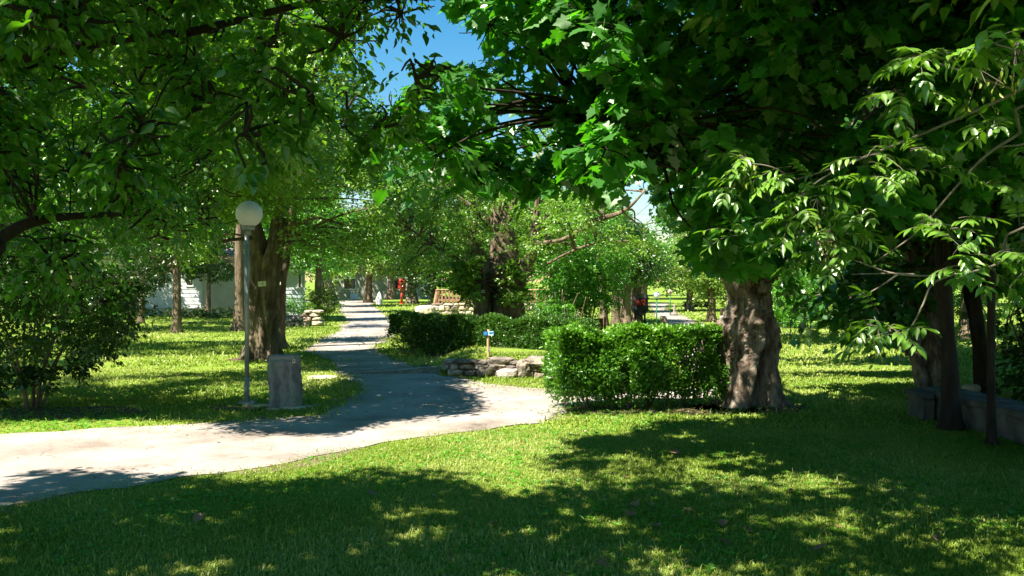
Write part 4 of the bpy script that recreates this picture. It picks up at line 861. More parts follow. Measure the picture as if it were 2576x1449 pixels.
shrub('leafy plants growing against the narrow cabin end', (-8.0, 33.1, 0), 4, C, np.full(12, .26), MT['leaf_green'], .05, 14, 18, h=.7, spread=.3)

# twin stemmed old tree behind the far hedge
b = np.array([-.35, 22.0, float(gz(-.35, 22.0))])
C, cr = clumps_px(None, 170, 19.5, 25.5, .35, .62, [(925, 500), (1000, 440), (1200, 440), (1500, 450), (1640, 500), (1660, 600), (1650, 640), (1560, 620), (1450, 600), (1420, 660), (1340, 640), (1230, 600), (1170, 640), (1080, 690), (960, 650), (930, 580)])
C3, cr3 = clumps_px(None, 34, 20.6, 21.6, .15, .26, [(1130, 660), (1200, 650), (1190, 760), (1160, 735)]); C4, cr4 = clumps_px(None, 16, 20.8, 21.4, .14, .22, [(1250, 640), (1330, 690), (1320, 770), (1260, 780)])
C5, cr5 = clumps_px(None, 34, 22, 26, .4, .6, [(960, 440), (1000, 280), (1100, 250), (1300, 300), (1500, 400), (1640, 440)])
# a spray in front of the terrace fence and leaves round the stems
make_tree('broad_tree', 'old twin stemmed tree with ivy shoots behind the far hedge', 'tree', b,
          [([(.22, 0, -.1), (.22, 0, .5), (.20, 0, 1.2), (.16, 0, 1.9), (.12, 0, 2.6), (.05, 0, 3.3)], [.46, .37, .36, .34, .27, .20]),
           ([(-.38, -.15, -.1), (-.38, -.15, .5), (-.40, -.15, 1.1), (-.46, -.1, 1.75), (-.6, -.1, 2.3)], [.24, .21, .20, .20, .12]),
           ([(.40, 0, .8), (.62, -.1, 1.5), (.85, -.15, 2.0), (.92, -.15, 2.6), (1.0, -.2, 3.4)], [.22, .16, .13, .10, .06]),
           ([(.9, -.15, 2.2), (1.6, -.3, 2.3), (2.4, -.4, 2.75), (3.1, -.5, 3.0), (3.6, -.5, 3.5)], [.07, .055, .06, .05, .02]),
           ([(1.2, -.2, 1.7), (1.8, -.4, 2.0), (2.6, -.6, 2.3)], [.03, .035, .015]),
           ([(-.45, -.15, 1.7), (-1.0, -.2, 1.85), (-1.5, -.3, 2.1), (-2.2, -.3, 2.6)], [.08, .05, .04, .02]),
           ([(.1, 0, 2.4), (-.5, 0, 3.0), (-1.3, .1, 3.6)], [.12, .08, .03]), ([(.15, 0, 2.6), (.5, 0, 3.6), (1.1, .2, 4.6)], [.14, .09, .03])], np.vstack([C, C3, C4, C5]), np.concatenate([cr, cr3, cr4, cr5]), MT['leaf_poplar'], MT['bark'], nspray=12, nleaf=17, size=.075, kind='far', seg=28, trunk_bark=.5, flare=.3, limb_r=.028, droop=.3)

# leafy shrubs between the far hedge and the terrace, right of the old tree
C, cr = clumps_px(None, 90, 24, 27, .35, .6, [(1385, 800), (1390, 700), (1430, 610), (1520, 580), (1570, 640), (1560, 720), (1510, 765), (1430, 790)])
shrub('tall fresh green bush right of the old twin stemmed tree', (2.2, 25.5, .1), 8, C, cr, MT['leaf_green'], .075, 13, 22, h=2.2, spread=.9, lit=False)
C, cr = clumps_px(None, 14, 19, 20, .25, .4, [(1340, 800), (1370, 740), (1415, 760), (1420, 830)])
shrub('loose leafy bush rising over the right end of the far hedge', (1.0, 19.5, .3), 5, C, cr, MT['leaf_green'], .055, 13, 20, h=1.1, spread=.5, lit=False)
C, cr = clumps_px(None, 26, 17.4, 18.6, .22, .36, [(1350, 800), (1425, 810), (1430, 880), (1350, 880)])
shrub('shaded bush filling the gap behind the near hedge', (1.2, 18.0, .3), 5, C, cr, MT['leaf_dark'], .055, 13, 20, h=.9, spread=.5, lit=False)

def far_tree(nm, label, px, d, r, leaf, crown, n, size=.13, lean=0, nl=16, zmin=1.3, group=None, bark='bark', crad=.85, sky=True, lit=False, nsp=12, multi=1):
    b = np.array([(px - CX) / F * d, d, 0.]); b[2] = float(gz(b[0], b[1])); (cxo, cz, rx, ry, rz) = crown
    C = crown_points(b + np.array([cxo, 0, cz]), (rx, ry, rz), n, .35); C = C[C[:, 2] > zmin]
    st = []
    for k in range(multi):
        ox = (k - (multi - 1) / 2) * r * 3.2
        st.append(([(ox, 0, -.03), (ox + lean * .3, 0, 1.2), (ox * 1.4 + lean * .7, 0, 2.4), (ox * 1.6 + lean + cxo * .5, 0, cz), (ox * 2 + lean + cxo, 0, cz + rz * .6)], [r * 1.2, r, r * .85, r * .6, r * .2]))
    return make_tree(nm, label, 'tree', b, st, C, crad, leaf, MT[bark], group, nspray=nsp, nleaf=nl, size=size, shadow=lit, sky=sky, seg=12, limb_r=.05, trunk_bark=.3, droop=.35)
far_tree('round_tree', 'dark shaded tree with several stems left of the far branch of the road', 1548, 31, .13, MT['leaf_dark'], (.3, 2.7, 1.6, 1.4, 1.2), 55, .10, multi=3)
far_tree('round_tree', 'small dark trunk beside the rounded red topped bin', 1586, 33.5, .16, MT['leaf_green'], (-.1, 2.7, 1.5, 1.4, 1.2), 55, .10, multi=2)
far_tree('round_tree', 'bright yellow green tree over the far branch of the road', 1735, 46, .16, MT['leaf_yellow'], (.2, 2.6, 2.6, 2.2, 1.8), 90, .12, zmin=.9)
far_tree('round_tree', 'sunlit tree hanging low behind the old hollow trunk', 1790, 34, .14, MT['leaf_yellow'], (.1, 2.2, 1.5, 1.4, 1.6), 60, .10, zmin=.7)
far_tree('slim_tree', 'pale straight trunk in the sunlit lawn beyond the brown panel', 1570, 52, .16, MT['leaf_green'], (0, 3.3, 2.4, 2.0, 1.6), 45, .15)
far_tree('slim_tree', 'stout pale trunk behind the dark stems near the bin', 1592, 44, .28, MT['leaf_green'], (0, 3.1, 2.2, 1.8, 1.5), 45, .14, bark='bark_pale')
far_tree('round_tree', 'tree with a leaning pale trunk at the left far end of the road', 838, 53, .26, MT['leaf_green'], (-.5, 5.5, 3.0, 2.5, 3.2), 85, .15, lean=-.7, zmin=2, bark='bark_pale')
far_tree('round_tree', 'grey trunked tree right behind the red hydrant box', 1036, 60, .30, MT['leaf_green'], (.3, 6.2, 4.6, 3, 4.2), 95, .17, zmin=2.3, bark='bark_pale')
far_tree('round_tree', 'tree reaching over the narrow cabin end', 800, 34.5, .13, MT['leaf_green'], (-.7, 3.9, 2.0, 1.4, 2.1), 80, .10, zmin=2.05)
far_tree('round_tree', 'tree on the left shoulder of the road past the rounded bush', 806, 43, .18, MT['leaf_green'], (.2, 4.4, 1.9, 1.9, 3), 60, .12, zmin=1.4)
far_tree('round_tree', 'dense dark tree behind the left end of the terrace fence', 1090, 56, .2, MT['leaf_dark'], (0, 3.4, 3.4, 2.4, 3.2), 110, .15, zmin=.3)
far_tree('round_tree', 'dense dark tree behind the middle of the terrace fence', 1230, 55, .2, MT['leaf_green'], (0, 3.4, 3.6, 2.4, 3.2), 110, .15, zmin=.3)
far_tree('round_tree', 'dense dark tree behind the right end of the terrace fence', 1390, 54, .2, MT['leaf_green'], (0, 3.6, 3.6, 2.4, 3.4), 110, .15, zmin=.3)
far_tree('round_tree', 'leafy tree showing between the terrace and the far road', 1500, 60, .2, MT['leaf_green'], (0, 4.2, 3.6, 2.6, 4), 110, .16, zmin=.6)
far_tree('round_tree', 'tall pale crown standing over the end of the road', 985, 74, .3, MT['leaf_poplar'], (0, 8.5, 5, 3.5, 6.4), 130, .2)
far_tree('round_tree', 'tall poplar like tree beyond the left side of the road', 840, 78, .3, MT['leaf_poplar'], (0, 9, 5.5, 3.5, 8), 150, .2)
far_tree('round_tree', 'tall green crown far behind the terrace', 1180, 82, .3, MT['leaf_poplar'], (0, 7.5, 7, 3.5, 6), 150, .22)
far_tree('round_tree', 'wide green crown far behind the old twin stemmed tree', 1400, 86, .3, MT['leaf_green'], (0, 7, 7, 3.5, 6), 150, .22)

# weeping tree at the far end of the road
def weeping():
    b = np.array([(925 - CX) / F * 63, 63, 0.]); t = thing('weeping_tree', 'weeping tree with long hanging pale green strands at the end of the road', 'tree', b); mb = MB()
    mb.tube(spline([(0, 0, 0), (.1, 0, 2), (0, 0, 4.5), (.1, 0, 7)], 20), np.linspace(.28, .12, 20), 12, bark=.3, flare=.4)
    P, T, N = [], [], []
    for k in range(210):
        a = RNG.uniform(0, 6.28); r = 2.9 * math.sqrt(RNG.random()); top = np.array([r * math.cos(a), r * math.sin(a) * .8, 6.6 - .28 * r * r * .6 + RNG.normal(0, .5)]); ln = RNG.uniform(2.0, 4.6); n = int(ln * 15); u = np.linspace(0, 1, n)[:, None]
        bot = max(1.2 + RNG.uniform(0, 1.3), top[2] - ln); p = top + np.array([RNG.normal(0, .2), RNG.normal(0, .2), 0]) * u + np.array([0, 0, bot - top[2]]) * u + RNG.normal(0, .07, (n, 3))
        P.append(p); T.append(np.column_stack([RNG.normal(0, .5, n), RNG.normal(0, .5, n), -np.ones(n)])); N.append(RNG.normal(size=(n, 3)) + np.array([-.3, -.6, .3]))
        if k % 5 == 0: mb.tube(spline([(0, 0, 4.5), tuple(top * .6 + np.array([0, 0, 2.6])), tuple(top)], 8), np.linspace(.05, .015, 8), 5)
    P, T, N = map(np.vstack, (P, T, N)); n = len(P); ok = sky_ok(P + b, 10)
    mb.build('trunk', MT['bark'], t); leaves('crown', P[ok], T[ok], N[ok], RNG.uniform(.14, .26, ok.sum()), 'far', MT['leaf_yellow'], t, RNG.random(ok.sum()))
weeping()

# wood closing the view all round
lab = {0: 'distant wood', }
for k, (px, d, cz, rx, rz) in enumerate([(-250, 62, 6, 6, 6), (30, 66, 7, 7, 7), (280, 64, 7, 7, 7), (520, 66, 7, 7, 7), (700, 70, 7.5, 6, 7.5), (1620, 74, 4.2, 5, 3.6), (1560, 92, 5.2, 7, 4.8), (1780, 78, 3.8, 6, 3.4), (1950, 66, 4.5, 6, 4.5), (2120, 62, 5.5, 6, 5.5), (2300, 58, 6, 6, 6), (2480, 54, 6, 6, 6), (2680, 50, 6, 6, 6)]):
    names = ['tree of the wood at the far left, furthest out', 'tree of the wood behind the shrub on the left', 'tree of the wood behind the left end of the cabin', 'tree of the wood behind the middle of the cabin', 'tree of the wood behind the forked trunk', 'low tree at the far end of the branching road', 'distant tree beyond the red topped bin', 'distant tree right of the branching road end', 'tree of the wood just right of the hollow trunk', 'tree of the wood beyond the low wire fence', 'tree of the wood behind the ash sprays', 'tree of the wood behind the dark slender trunks', 'tree of the wood at the far right edge']
    far_tree('wood_tree', names[k], px, d, .25, MT['leaf_green'] if k % 2 else MT['leaf_poplar'], (0, cz, rx, 3, rz), 90, .24, nl=14, zmin=.3, group='trees of the wood closing the view', crad=1.2)

# trees along the right side of the lawn
def right_trees():
    b = gd(2335, 980); b[2] = 0
    sf = shade_fill(330, (4.2, 12), (10, 26), (3.0, 7.2), lambda p: p[0] > 2.8)
    C, cr = clumps_px(None, 120, 11.5, 15, .4, .65, [(1960, 600), (2060, 500), (2300, 350), (2700, 250), (2700, 640), (2450, 640), (2380, 760), (2250, 800), (2180, 870), (2080, 820), (1975, 760)])
    C2, cr2 = clumps_px(None, 110, 11.5, 15, .5, .7, [(1900, -300), (2800, -300), (2800, 380), (2250, 380), (1900, 200)])
    make_tree('maple_tree', 'old pale barked tree with split roots on the right of the lawn', 'tree', b,
              [([(.15, 0, -.05), (.12, 0, .4), (.06, 0, .9), (.1, 0, 1.6), (.2, .1, 2.6), (.2, .2, 4.5)], [.17, .15, .15, .15, .14, .07]), ([(-.06, -.05, -.05), (-.14, 0, .35), (-.22, 0, .75), (-.26, .05, 1.2), (-.2, .1, 2.2), (-.7, .1, 3.4)], [.11, .10, .10, .13, .11, .06]), ([(.36, -.05, -.05), (.26, 0, .4), (.16, 0, .9)], [.10, .09, .09]), ([(-.28, 0, 1.0), (-.36, -.05, .75), (-.34, -.08, .5)], [.08, .07, .03]), ([(-.2, .1, 2.0), (-1.3, -.6, 2.5), (-2.4, -1.0, 2.5)], [.08, .05, .02])],
              np.vstack([C, C2, sf]), np.concatenate([cr, cr2, np.full(len(sf), .6)]), MT['leaf_maple_shaded'], MT['bark_pale'], nspray=12, nleaf=12, size=.125, kind='maple', seg=20, trunk_bark=.5, flare=.3, limb_r=.03, droop=.55, twigs=.3)
    b = gd(2392, 1082); C, cr = clumps_px(None, 46, 7.8, 10.5, .35, .55, [(2250, 300), (2700, 150), (2700, 560), (2450, 540), (2330, 480)])
    C2 = crown_points(b + np.array([.6, -1.0, 4.8]), (2.6, 2.2, 1.3), 60, .4)
    make_tree('slim_tree', 'dark slender trunk standing before the low parapet on the right', 'tree', b, [([(0, 0, -.03), (-.01, 0, .6), (-.05, 0, 1.2), (-.09, 0, 1.9), (-.1, 0, 3.0), (.1, -.2, 4.6)], [.105, .085, .078, .075, .07, .04]), ([(-.08, 0, 1.6), (.3, -.1, 2.3), (.9, -.2, 3.0)], [.05, .04, .02])], np.vstack([C, C2]), np.concatenate([cr, np.full(len(C2), .55)]), MT['leaf_maple_shaded'], MT['bark_dark'], nspray=11, nleaf=10, size=.115, kind='maple', seg=18, trunk_bark=.25, limb_r=.022, droop=.5, twigs=.4)
    b = np.array([4.62, 8.55, 0]); C = crown_points(b + np.array([.7, .2, 4.6]), (1.9, 1.6, 1.4), 45, .4)
    make_tree('slim_tree', 'thin dark sapling pole right of the slender dark trunk', 'tree', b, [([(0, 0, -.03), (.0, 0, 1.0), (.01, 0, 2.0), (.05, 0, 3.2), (.15, .1, 4.6)], [.045, .036, .033, .028, .015])], C, .5, MT['leaf_maple_shaded'], MT['bark_dark'], nspray=10, nleaf=10, size=.11, kind='maple', seg=12, trunk_bark=.15, limb_r=.015, droop=.5)
    b = gd(2478, 990); C, cr = clumps_px(None, 60, 11, 13.5, .4, .6, [(2400, 640), (2420, 420), (2700, 300), (2750, 760), (2560, 700)])
    make_tree('slim_tree', 'leaning dark trunk behind the low parapet on the right', 'tree', b, [([(0, 0, -.03), (-.06, 0, .6), (-.17, 0, 1.3), (-.27, 0, 2.0), (-.3, 0, 3.4)], [.13, .11, .10, .09, .06])], C, cr, MT['leaf_green'], MT['bark_dark'], nspray=12, nleaf=12, size=.11, kind='maple', seg=16, trunk_bark=.3, limb_r=.025, droop=.5)
    C, cr = clumps_px(None, 80, 17, 20, .4, .6, [(2420, 620), (2700, 560), (2750, 1000), (2560, 960), (2430, 930)])
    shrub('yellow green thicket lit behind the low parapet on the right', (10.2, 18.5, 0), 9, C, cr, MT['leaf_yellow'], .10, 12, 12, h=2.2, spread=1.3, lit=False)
    C, cr = clumps_px(None, 26, 10.8, 12, .3, .45, [(2540, 800), (2750, 760), (2750, 1000), (2560, 980)])
    shrub('dark leafy shrub behind the near end of the parapet', (7.0, 11.6, 0), 6, C, cr, MT['leaf_dark'], .09, 12, 12, h=1.2, spread=.6, lit=False)
    for lb, xa, xb, ya, yb in (('dark bush beyond the left end of the wire fence', 8.6, 11.2, 29, 31), ('dark bush beyond the right end of the wire fence', 11.4, 15.0, 27.5, 30)):
        CC = np.column_stack([RNG.uniform(xa, xb, 60), RNG.uniform(ya, yb, 60), RNG.uniform(.1, 1.9, 60)]); shrub(lb, ((xa + xb) / 2, (ya + yb) / 2, 0), 6, CC, np.full(60, .5), MT['leaf_green'], .09, 12, 14, h=1.5, spread=1.0, lit=False)
    far_tree('broad_tree', 'tree shading the far end of the right lawn', 2230, 27, .2, MT['leaf_dark'], (0, 4.2, 3.2, 2.4, 2.8), 110, .12, zmin=1.5)
    far_tree('broad_tree', 'leafy tree behind the right side of the hollow trunk', 2010, 36, .2, MT['leaf_green'], (0, 4.2, 2.8, 2.4, 3.2), 90, .13, zmin=1.0)
    far_tree('broad_tree', 'tree with low boughs right of the wire fence', 2440, 24, .2, MT['leaf_green'], (0, 3.8, 2.6, 2.2, 2.9), 100, .12, zmin=1.2)
right_trees()

# ================================================================== LOW PARAPET ON THE RIGHT
def parapet():
    t = thing('parapet_wall', 'low shaded stone parapet with a smooth flat coping under the right trees', 'wall', (4.75, 10.3, 0))
    def run(mb, a, b, w, z0, z1, seed, n=26):
        a = np.asarray(a, float); b = np.asarray(b, float); ax = norm(b - a); pr = np.array([-ax[1], ax[0]]); V = []
        for u in np.linspace(0, 1, n):
            c = a + (b - a) * u; ring = [(-w / 2, z0), (-w / 2, (z0 + z1) / 2), (-w / 2, z1 - .01), (-w / 2 + .015, z1), (0, z1 + .004), (w / 2 - .015, z1), (w / 2, z1 - .01), (w / 2, (z0 + z1) / 2), (w / 2, z0)]
            V.append([[c[0] + pr[0] * s, c[1] + pr[1] * s, z] for s, z in ring])
        V = np.array(V); V += (fbm(V * 5, seed, 3) * .022)[..., None] * np.array([pr[0], pr[1], .35]); k = V.shape[1]
        i = np.arange(n - 1)[:, None] * k; j = np.arange(k - 1)[None]
        Q = np.stack([i + j, i + j + 1, i + k + j + 1, i + k + j], -1).reshape(-1, 4); Tq = []
        for e in (0, (n - 1) * k): Tq += [[e, e + m_, e + m_ + 1] for m_ in range(1, k - 1)]
        mb.add(V.reshape(-1, 3), Tq, Q)
    m = MB(); run(m, (.28, .2), (.72, -6.6), .40, -.05, .26, 1, 40); run(m, (-.06, .0), (.06, .0), .40, -.05, .24, 2, 6); o = m.build('wall', MT['stone_shaded'], t, True)
    m = MB(); run(m, (.28, .24), (.72, -6.6), .46, .264, .33, 3, 40); run(m, (-.10, .0), (.045, .0), .44, .25, .315, 4, 6); m.build('coping', MT['stone_shaded'], t, True)
parapet()
m = MB(); m.rock((0, 0, .08), (.2, .2, .22), 77, .4, 16, 10, .3); o = m.build('boulder', MT['stone_pale'], None, True); o.location = (5.55 + .7, 12.1, 0); tag(o, 'pale boulder behind the parapet near the split root tree', 'stone')

# ================================================================== WIRE FENCE far right lawn
t = thing('wire_fence', 'low wire fence with thin stakes across the far right lawn', 'fence', (7.0, 24.2, 0)); wm = MB()
for k in range(9):
    m = MB(); x = k * .62; m.tube([[x, .12 * k, -.03], [x + RNG.normal(0, .02), .12 * k, .50]], .014, 6); m.build('post', MT['bark'], t)
for z in (.16, .3, .44): wm.tube([[0, 0, z], [8 * .62, .96, z]], .005, 4)
wm.build('wires', MT['galv'], t)

# ================================================================== TERRACE with fence on a stone wall
w = stone_wall('terrace_wall', 'pale rubble wall carrying the wooden terrace fence', (-3.65, 42.0), (2.3, 42.4), .58, .5, 21, MT['stone_pale'], .34, -.08); tag(w, 'pale rubble wall carrying the wooden terrace fence', 'wall')
t = thing('terrace_fence', 'reddish brown slatted wooden fence on the rubble wall', 'fence', (-3.6, 42.2, .5))
m = MB(); L = 5.9
for k in range(int(L / .17)):
    m.box((.10 + k * .17, .004 * k, .30), (.085, .025, .58))
m.build('slat_panel', MT['wood_red'], t, True)
m = MB(); m.box((L / 2, .068, .66), (L, .10, .05), .0068); m.build('top_rail', MT['wood_pale'], t, True)
m = MB(); m.box((L / 2, .04 + .05, .16), (L, .03, .10), .0068); m.box((L / 2, .06 - .055, .16), (L, .02, .09), .0068); m.build('lower_rail', MT['wood_red'], t, True)
for k in range(4):
    m = MB(); m.box((k * 1.95, .12 + .013 * k, .28), (.10, .08, .78)); m.build('post', MT['wood_red'], t, True)
m = MB(); m.box((-.09, -.06, .12), (.075, .06, .86), 0, 1, .2); m.build('brace', MT['wood_pale'], t, True)
m = MB(); m.rock((0, 0, .2), (1.0, .9, .46), 5, 0, 18, 10, .2); o = m.build('boulder', MT['stone_pale'], None, True); o.location = (-4.1, 41.8, 0); tag(o, 'pale boulder at the left foot of the terrace wall', 'stone')

# ================================================================== CABINS
def siding_wall(mb, x0, x1, z0, z1, y, step=.17, lap=.022):
    z = z0
    while z < z1 - 1e-3:
        zt = min(z1, z + step); mb.add([[x0, y - lap, z], [x1, y - lap, z], [x1, y - .004, zt], [x0, y - .004, zt], [x0, y, z], [x1, y, z]], Q=[[0, 1, 2, 3], [4, 5, 1, 0]]); z = zt
def wall_shade(n):
    C = []
    while len(C) < n:
        x, z = RNG.uniform(-20, -11), RNG.uniform(.1, 2.9)
        if -15.25 + (2.0 - z) * .22 < x < -14.75 + (2.1 - z) * .48 and z < 2.15: continue
        p = np.array([x, 40, z]) + SUN * RNG.uniform(2.6, 5.5)
        C.append(p)
    return np.array(C)
def cabin(name, label, loc, W, D, H, z0, wallm, wins, roofh, side=None, plain=None):
    t = thing(name, label, 'cabin', loc)
    m = MB(); siding_wall(m, 0, plain if plain else W, z0, H, 0)
    if plain:
        q = MB(); q.box(((plain + W) / 2, -.006, (z0 + H) / 2), (W - plain - .08, .03, H - z0 - .02)); q.build('end_panel', MT['beige'], t, True)  # plain end section, darker than the siding
    m.box((W / 2, D / 2 + .006, (z0 + H) / 2), (W - .01, D, H - z0 - .01))
    m.box((.03, -.02, (z0 + H) / 2), (.06, .05, H - z0)); m.box((W - .03, -.02, (z0 + H) / 2), (.06, .05, H - z0)); m.build('wall', wallm, t, True)
    m = MB(); m.box((W / 2, D / 2 + .05, z0 / 2 - .02), (W - .1, D - .1, z0 + .03)); m.build('skirting', MT['skirt'], t, True)
    m = MB(); ov = .25
    m.add([[-ov, -ov, H], [W + ov, -ov, H], [W + ov, D + ov, H], [-ov, D + ov, H], [-ov, D / 2, H + roofh], [W + ov, D / 2, H + roofh], [-ov, -ov, H - .1], [W + ov, -ov, H - .1]], T=[[1, 2, 5], [0, 4, 3]], Q=[[0, 1, 5, 4], [2, 3, 4, 5], [0, 3, 2, 1], [6, 7, 1, 0]]); m.build('roof', MT['roof'], t, True)
    for (x, z, w, h) in wins:
        m = MB(); f = .055
        m.box((x, -.035, z + h / 2), (w + 2 * f, .05, f)); m.box((x, -.035, z - h / 2), (w + 2 * f, .05, f)); m.box((x - w / 2 - f / 2, -.035, z), (f, .05, h - f)); m.box((x + w / 2 + f / 2, -.035, z), (f, .05, h - f)); wn = m.build('window', MT['frame_white'], t, True)
        m = MB(); m.box((x, -.028, z), (w, .012, h)); m.build('pane', MT['glass'], wn, True)
    return t
cabin('mobile_home', 'long white sided cabin half hidden behind the left trees', (-19.2, 40.0, 0), 7.5, 3.2, 2.75, .34, MT['siding'], [(4.68, 1.72, .26, .75), (1.6, 1.75, .9, .8)], .35, plain=5.2)
cabin('mobile_home', 'narrow pale blue cabin end with one slim window beside the rounded bush', (-8.40 - 1.38 * math.cos(.235), 36.0 - 1.38 * math.sin(.235), 0), 1.38, 3.0, 2.2, .2, MT['siding_blue'], [(1.17, 1.58, .09, .6)], .15).rotation_euler = (0, 0, .235)
WS = wall_shade(170)  # crown clumps added along the sun's rays to shade the cabin wall
make_tree('broad_tree', 'leafy tree leaning over the white wall of the long cabin', 'tree', (-18.2, 36.6, 0), [([(0, 0, 0), (.1, 0, 1.2), (.4, .2, 2.6), (.8, .3, 4.2), (1.4, .3, 5.4)], [.2, .17, .15, .12, .06]), ([(.2, .1, 2.0), (1.4, .2, 3.0), (3.0, .3, 3.8), (4.4, .3, 4.4)], [.1, .08, .06, .03])], WS, .26, MT['leaf_green'], MT['bark'], nspray=10, nleaf=16, size=.10, shadow=False, limb_r=.02, seg=12)
t = thing('chalet', 'low grey beige building behind the weeping tree strands', 'building', (-11.8, 78, 0)); m = MB(); m.box((0, 0, 1.3), (9, 3, 2.6)); m.build('wall', MT['beige'], t, True)
m = MB(); m.add([[-4.8, -1.8, 2.605], [4.8, -1.8, 2.605], [4.8, 1.8, 2.605], [-4.8, 1.8, 2.605], [-4.8, 0, 3.3], [4.8, 0, 3.3]], T=[[1, 2, 5], [0, 4, 3]], Q=[[0, 1, 5, 4], [2, 3, 4, 5], [0, 3, 2, 1]]); m.build('roof', MT['roof'], t, True)
for x in (-2.2, 1.6):
    m = MB(); m.box((x, -1.52, 1.3), (1.1, .06, 1.0)); wn = m.build('window', MT['frame_white'], t, True); m = MB(); m.box((x, -1.555, 1.3), (.95, .02, .85)); m.build('pane', MT['glass'], wn, True)
m = MB(); m.box((0, 0, .25), (.6, .4, .45)); m.box((0, 0, .5), (.66, .46, .05)); o = m.build('planter_box', MT['white'], None, True, .02); o.location = tuple(gd(892, 754)[:2]) + (0,); tag(o, 'small pale box standing before the grey beige building', 'box')
w = stone_wall('stone_pier', 'square rubble stone pier at the road edge by the rounded bush', (-7.35, 31.0), (-6.75, 31.0), .56, .5, 31, MT['stone_pale'], .26); tag(w, 'square rubble stone pier at the road edge by the rounded bush', 'pier')
w = stone_wall('garden_wall', 'low shaded stone wall left of the rubble pier', (-8.9, 31.2), (-7.4, 31.1), .38, .35, 33, MT['stone'], .24); tag(w, 'low shaded stone wall left of the rubble pier', 'wall')

# ================================================================== SMALL THINGS FAR OFF
t = thing('hydrant_box', 'red fire hose box on a red post by the grey trunk', 'hydrant', (-7.45, 60.0, 0))
m = MB(); m.tube([[-.02, 0, 0], [0, 0, .95]], .085, 12); m.box((0, 0, .03), (.3, .3, .06)); m.build('post', MT['red'], t)
m = MB(); m.box((.0, 0, 1.24), (.50, .28, .62)); m.add([[-.26, -.16, 1.552], [.26, -.16, 1.552], [.26, .16, 1.552], [-.26, .16, 1.552], [-.12, 0, 1.76], [.06, 0, 1.76]], T=[[1, 2, 5], [0, 4, 3]], Q=[[0, 1, 5, 4], [2, 3, 4, 5]]); bx = m.build('cabinet', MT['red'], t, True)
m = MB(); m.box((.02, -.147, 1.24), (.38, .012, .50)); m.build('door', MT['red'], bx, True)
t = thing('marker_stone', 'white pointed stone at the right edge of the far road', 'stone', (-8.75, 58.5, 0)); m = MB(); m.lathe([(.0005, -.02), (.24, 0), (.21, .35), (.15, .55), (.09, .72), (.0005, .86)], 12); V = m.V[0]; V += (fbm(V * 4, 3, 3) * .07)[:, None]; m.build('stone', MT['white'], t, True)
t = thing('board_screen', 'rusty brown board screen behind the left end of the near hedge', 'screen', (2.2, 25.0, .1)); m = MB()
for k in range(6): m.box((-.32 + k * .126, .003 * (k % 2), .18), (.122, .025, .46 + .02 * (k % 3)))
m.build('boards', MT['rust'], t, True); m = MB(); m.box((.42, .02, .18), (.06, .06, .56)); m.build('post', MT['wood_red'], t, True); m = MB(); m.box((-.42, .02, .18), (.06, .06, .5)); m.build('post', MT['wood_red'], t, True)
t = thing('barrel_bin', 'rounded dark bin with a red top on short legs beside the far road', 'bin', (4.78, 33.0, 0))
m = MB(); m.tube([[-.02, -.2, .58], [-.02, .3, .58]], [.30, .30], 20); m.box((-.02, .05, .70), (.56, .46, .5)); m.build('body', MT['black'], t, True, .03)
m = MB(); m.box((-.02, -.205, .78), (.40, .02, .22)); m.build('red_panel', MT['red_dark'], t, True)
for sx in (-.2, .16):
    m = MB(); m.tube([[sx, 0, 0], [sx, 0, .34]], .035, 8); m.build('leg', MT['bark_dark'], t)
def bollard(label, x, y, h, gm):
    t = thing('garden_lamp', label, 'lamp', (x, y, 0)); m = MB(); m.tube([[0, 0, 0], [0, 0, h]], .022, 8); m.box((0, 0, .01), (.12, .12, .02)); m.build('pole', MT['green_metal'], t)
    m = MB(); m.lathe([(max(.0005, .12 * math.cos(a)), h + .10 + .12 * math.sin(a)) for a in np.linspace(-1.2, 1.57, 14)], 18); m.build('globe', gm, t)
bollard('thin green garden lamp with a white globe before the branching road', (1652 - CX) / F * 30, 30.0, 1.0, MT['globe'])
bollard('thin green garden lamp with a tan globe farther up the branching road', (1686 - CX) / F * 40, 40.0, .98, MT['stone_pale'])
m = MB(); m.rock((0, 0, .16), (.26, .24, .38), 12, 0, 12, 8, .2); o = m.build('marker_stone', MT['stone_pale'], None, True); o.location = ((1669 - CX) / F * 31, 31, 0); tag(o, 'pale block stone beside the white globe garden lamp', 'stone')
t = thing('stone_figure', 'little stone figure on a round base by the far road', 'statue', ((1697 - CX) / F * 40, 40, 0)); m = MB(); m.lathe([(.0005, 0), (.16, 0), (.15, .12), (.08, .16), (.06, .22), (.075, .32), (.05, .40), (.07, .44), (.06, .5), (.0005, .54)], 14); m.build('figure', MT['stone'], t)
t = thing('picnic_table', 'long dark picnic table under the yellow green tree', 'table', ((1755 - CX) / F * 47, 47.0, 0)); m = MB(); m.box((0, 0, .44), (1.45, .7, .06)); m.build('table_top', MT['black'], t, True, .01)
m = MB(); m.box((0, .62, .26), (1.4, .25, .05)); m.build('bench', MT['black'], t, True); m = MB(); m.box((0, -.62, .22), (1.4, .25, .05)); m.build('bench', MT['black'], t, True); m = MB(); m.box((.0, .30, .28), (1.35, .04, .24)); m.build('apron', MT['black'], t, True)
for sx in (-.6, .6):
    m = MB(); m.box((sx, 0, .205), (.07, 1.3, .05)); m.box((sx, -.2, .11), (.07, .07, .24), 0, 1); m.box((sx, .2, .11), (.07, .07, .24), 0, 1); m.build('leg', MT['bark_dark'], t, True)
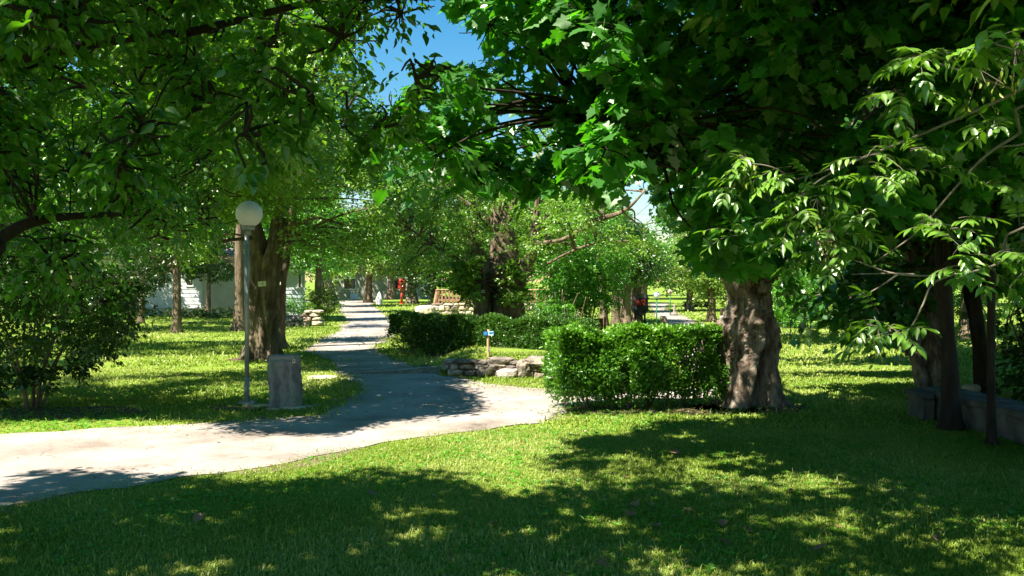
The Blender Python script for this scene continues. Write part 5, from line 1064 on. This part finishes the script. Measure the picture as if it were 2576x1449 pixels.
m = MB(); m.lathe([(.0005, 0), (.12, 0), (.16, .22), (.15, .24), (.0005, .2)], 16); o = m.build('bucket', MT['orange'], None); o.location = ((1738 - CX) / F * 47, 47.0, .472); tag(o, 'orange yellow bucket standing on the dark picnic table', 'bucket')
t = thing('notice_post', 'short dark post with a small white notice beside the hollow trunk', 'sign', ((1815 - CX) / F * 28, 28, 0)); m = MB(); m.tube([[0, 0, 0], [0, 0, .72]], .045, 8); m.build('post', MT['bark_dark'], t); m = MB(); m.box((.03, -.06, .36), (.17, .02, .24)); m.build('notice', MT['white'], t, True)

# ================================================================== LIGHT, SKY, CAMERA
w = bpy.data.worlds.new('World'); SC.world = w; w.use_nodes = True; nt = w.node_tree
bg = nt.nodes['Background']; sk = nt.nodes.new('ShaderNodeTexSky'); sk.sky_type = 'NISHITA'; sk.sun_disc = False
sk.sun_elevation = math.asin(SUN[2]); sk.sun_rotation = math.atan2(SUN[0], SUN[1]) % (2 * math.pi); sk.altitude = 400; sk.air_density = 1.3; sk.dust_density = .2; sk.ozone_density = 3.0
hs = nt.nodes.new('ShaderNodeHueSaturation'); hs.inputs['Saturation'].default_value = 1.45; hs.inputs['Hue'].default_value = .492
nt.links.new(sk.outputs[0], hs.inputs['Color']); nt.links.new(hs.outputs[0], bg.inputs[0]); bg.inputs[1].default_value = .05
l = bpy.data.lights.new('sun', 'SUN'); l.energy = 5.0; l.angle = R(.5); l.color = (1.0, .93, .79)
lo = bpy.data.objects.new('sun', l); COL.objects.link(lo); lo.rotation_euler = Vector(SUN).to_track_quat('Z', 'Y').to_euler(); lo.location = (-20, -15, 40)
cd = bpy.data.cameras.new('camera'); co = bpy.data.objects.new('camera', cd); COL.objects.link(co); SC.camera = co
co.location = (0, 0, EYE); co.rotation_euler = (R(90), 0, 0); cd.sensor_width = 36; cd.lens = 36 * F / 2576; cd.shift_y = -(724.5 - HY) / 2576; cd.clip_start = .05; cd.clip_end = 3000
vs = SC.view_settings; vs.view_transform = 'Standard'; vs.look = 'None'; vs.exposure = 1.75; vs.gamma = 1
SC.cycles.max_bounces = 6; SC.cycles.diffuse_bounces = 3; SC.cycles.glossy_bounces = 2; SC.cycles.transmission_bounces = 4; SC.cycles.transparent_max_bounces = 4
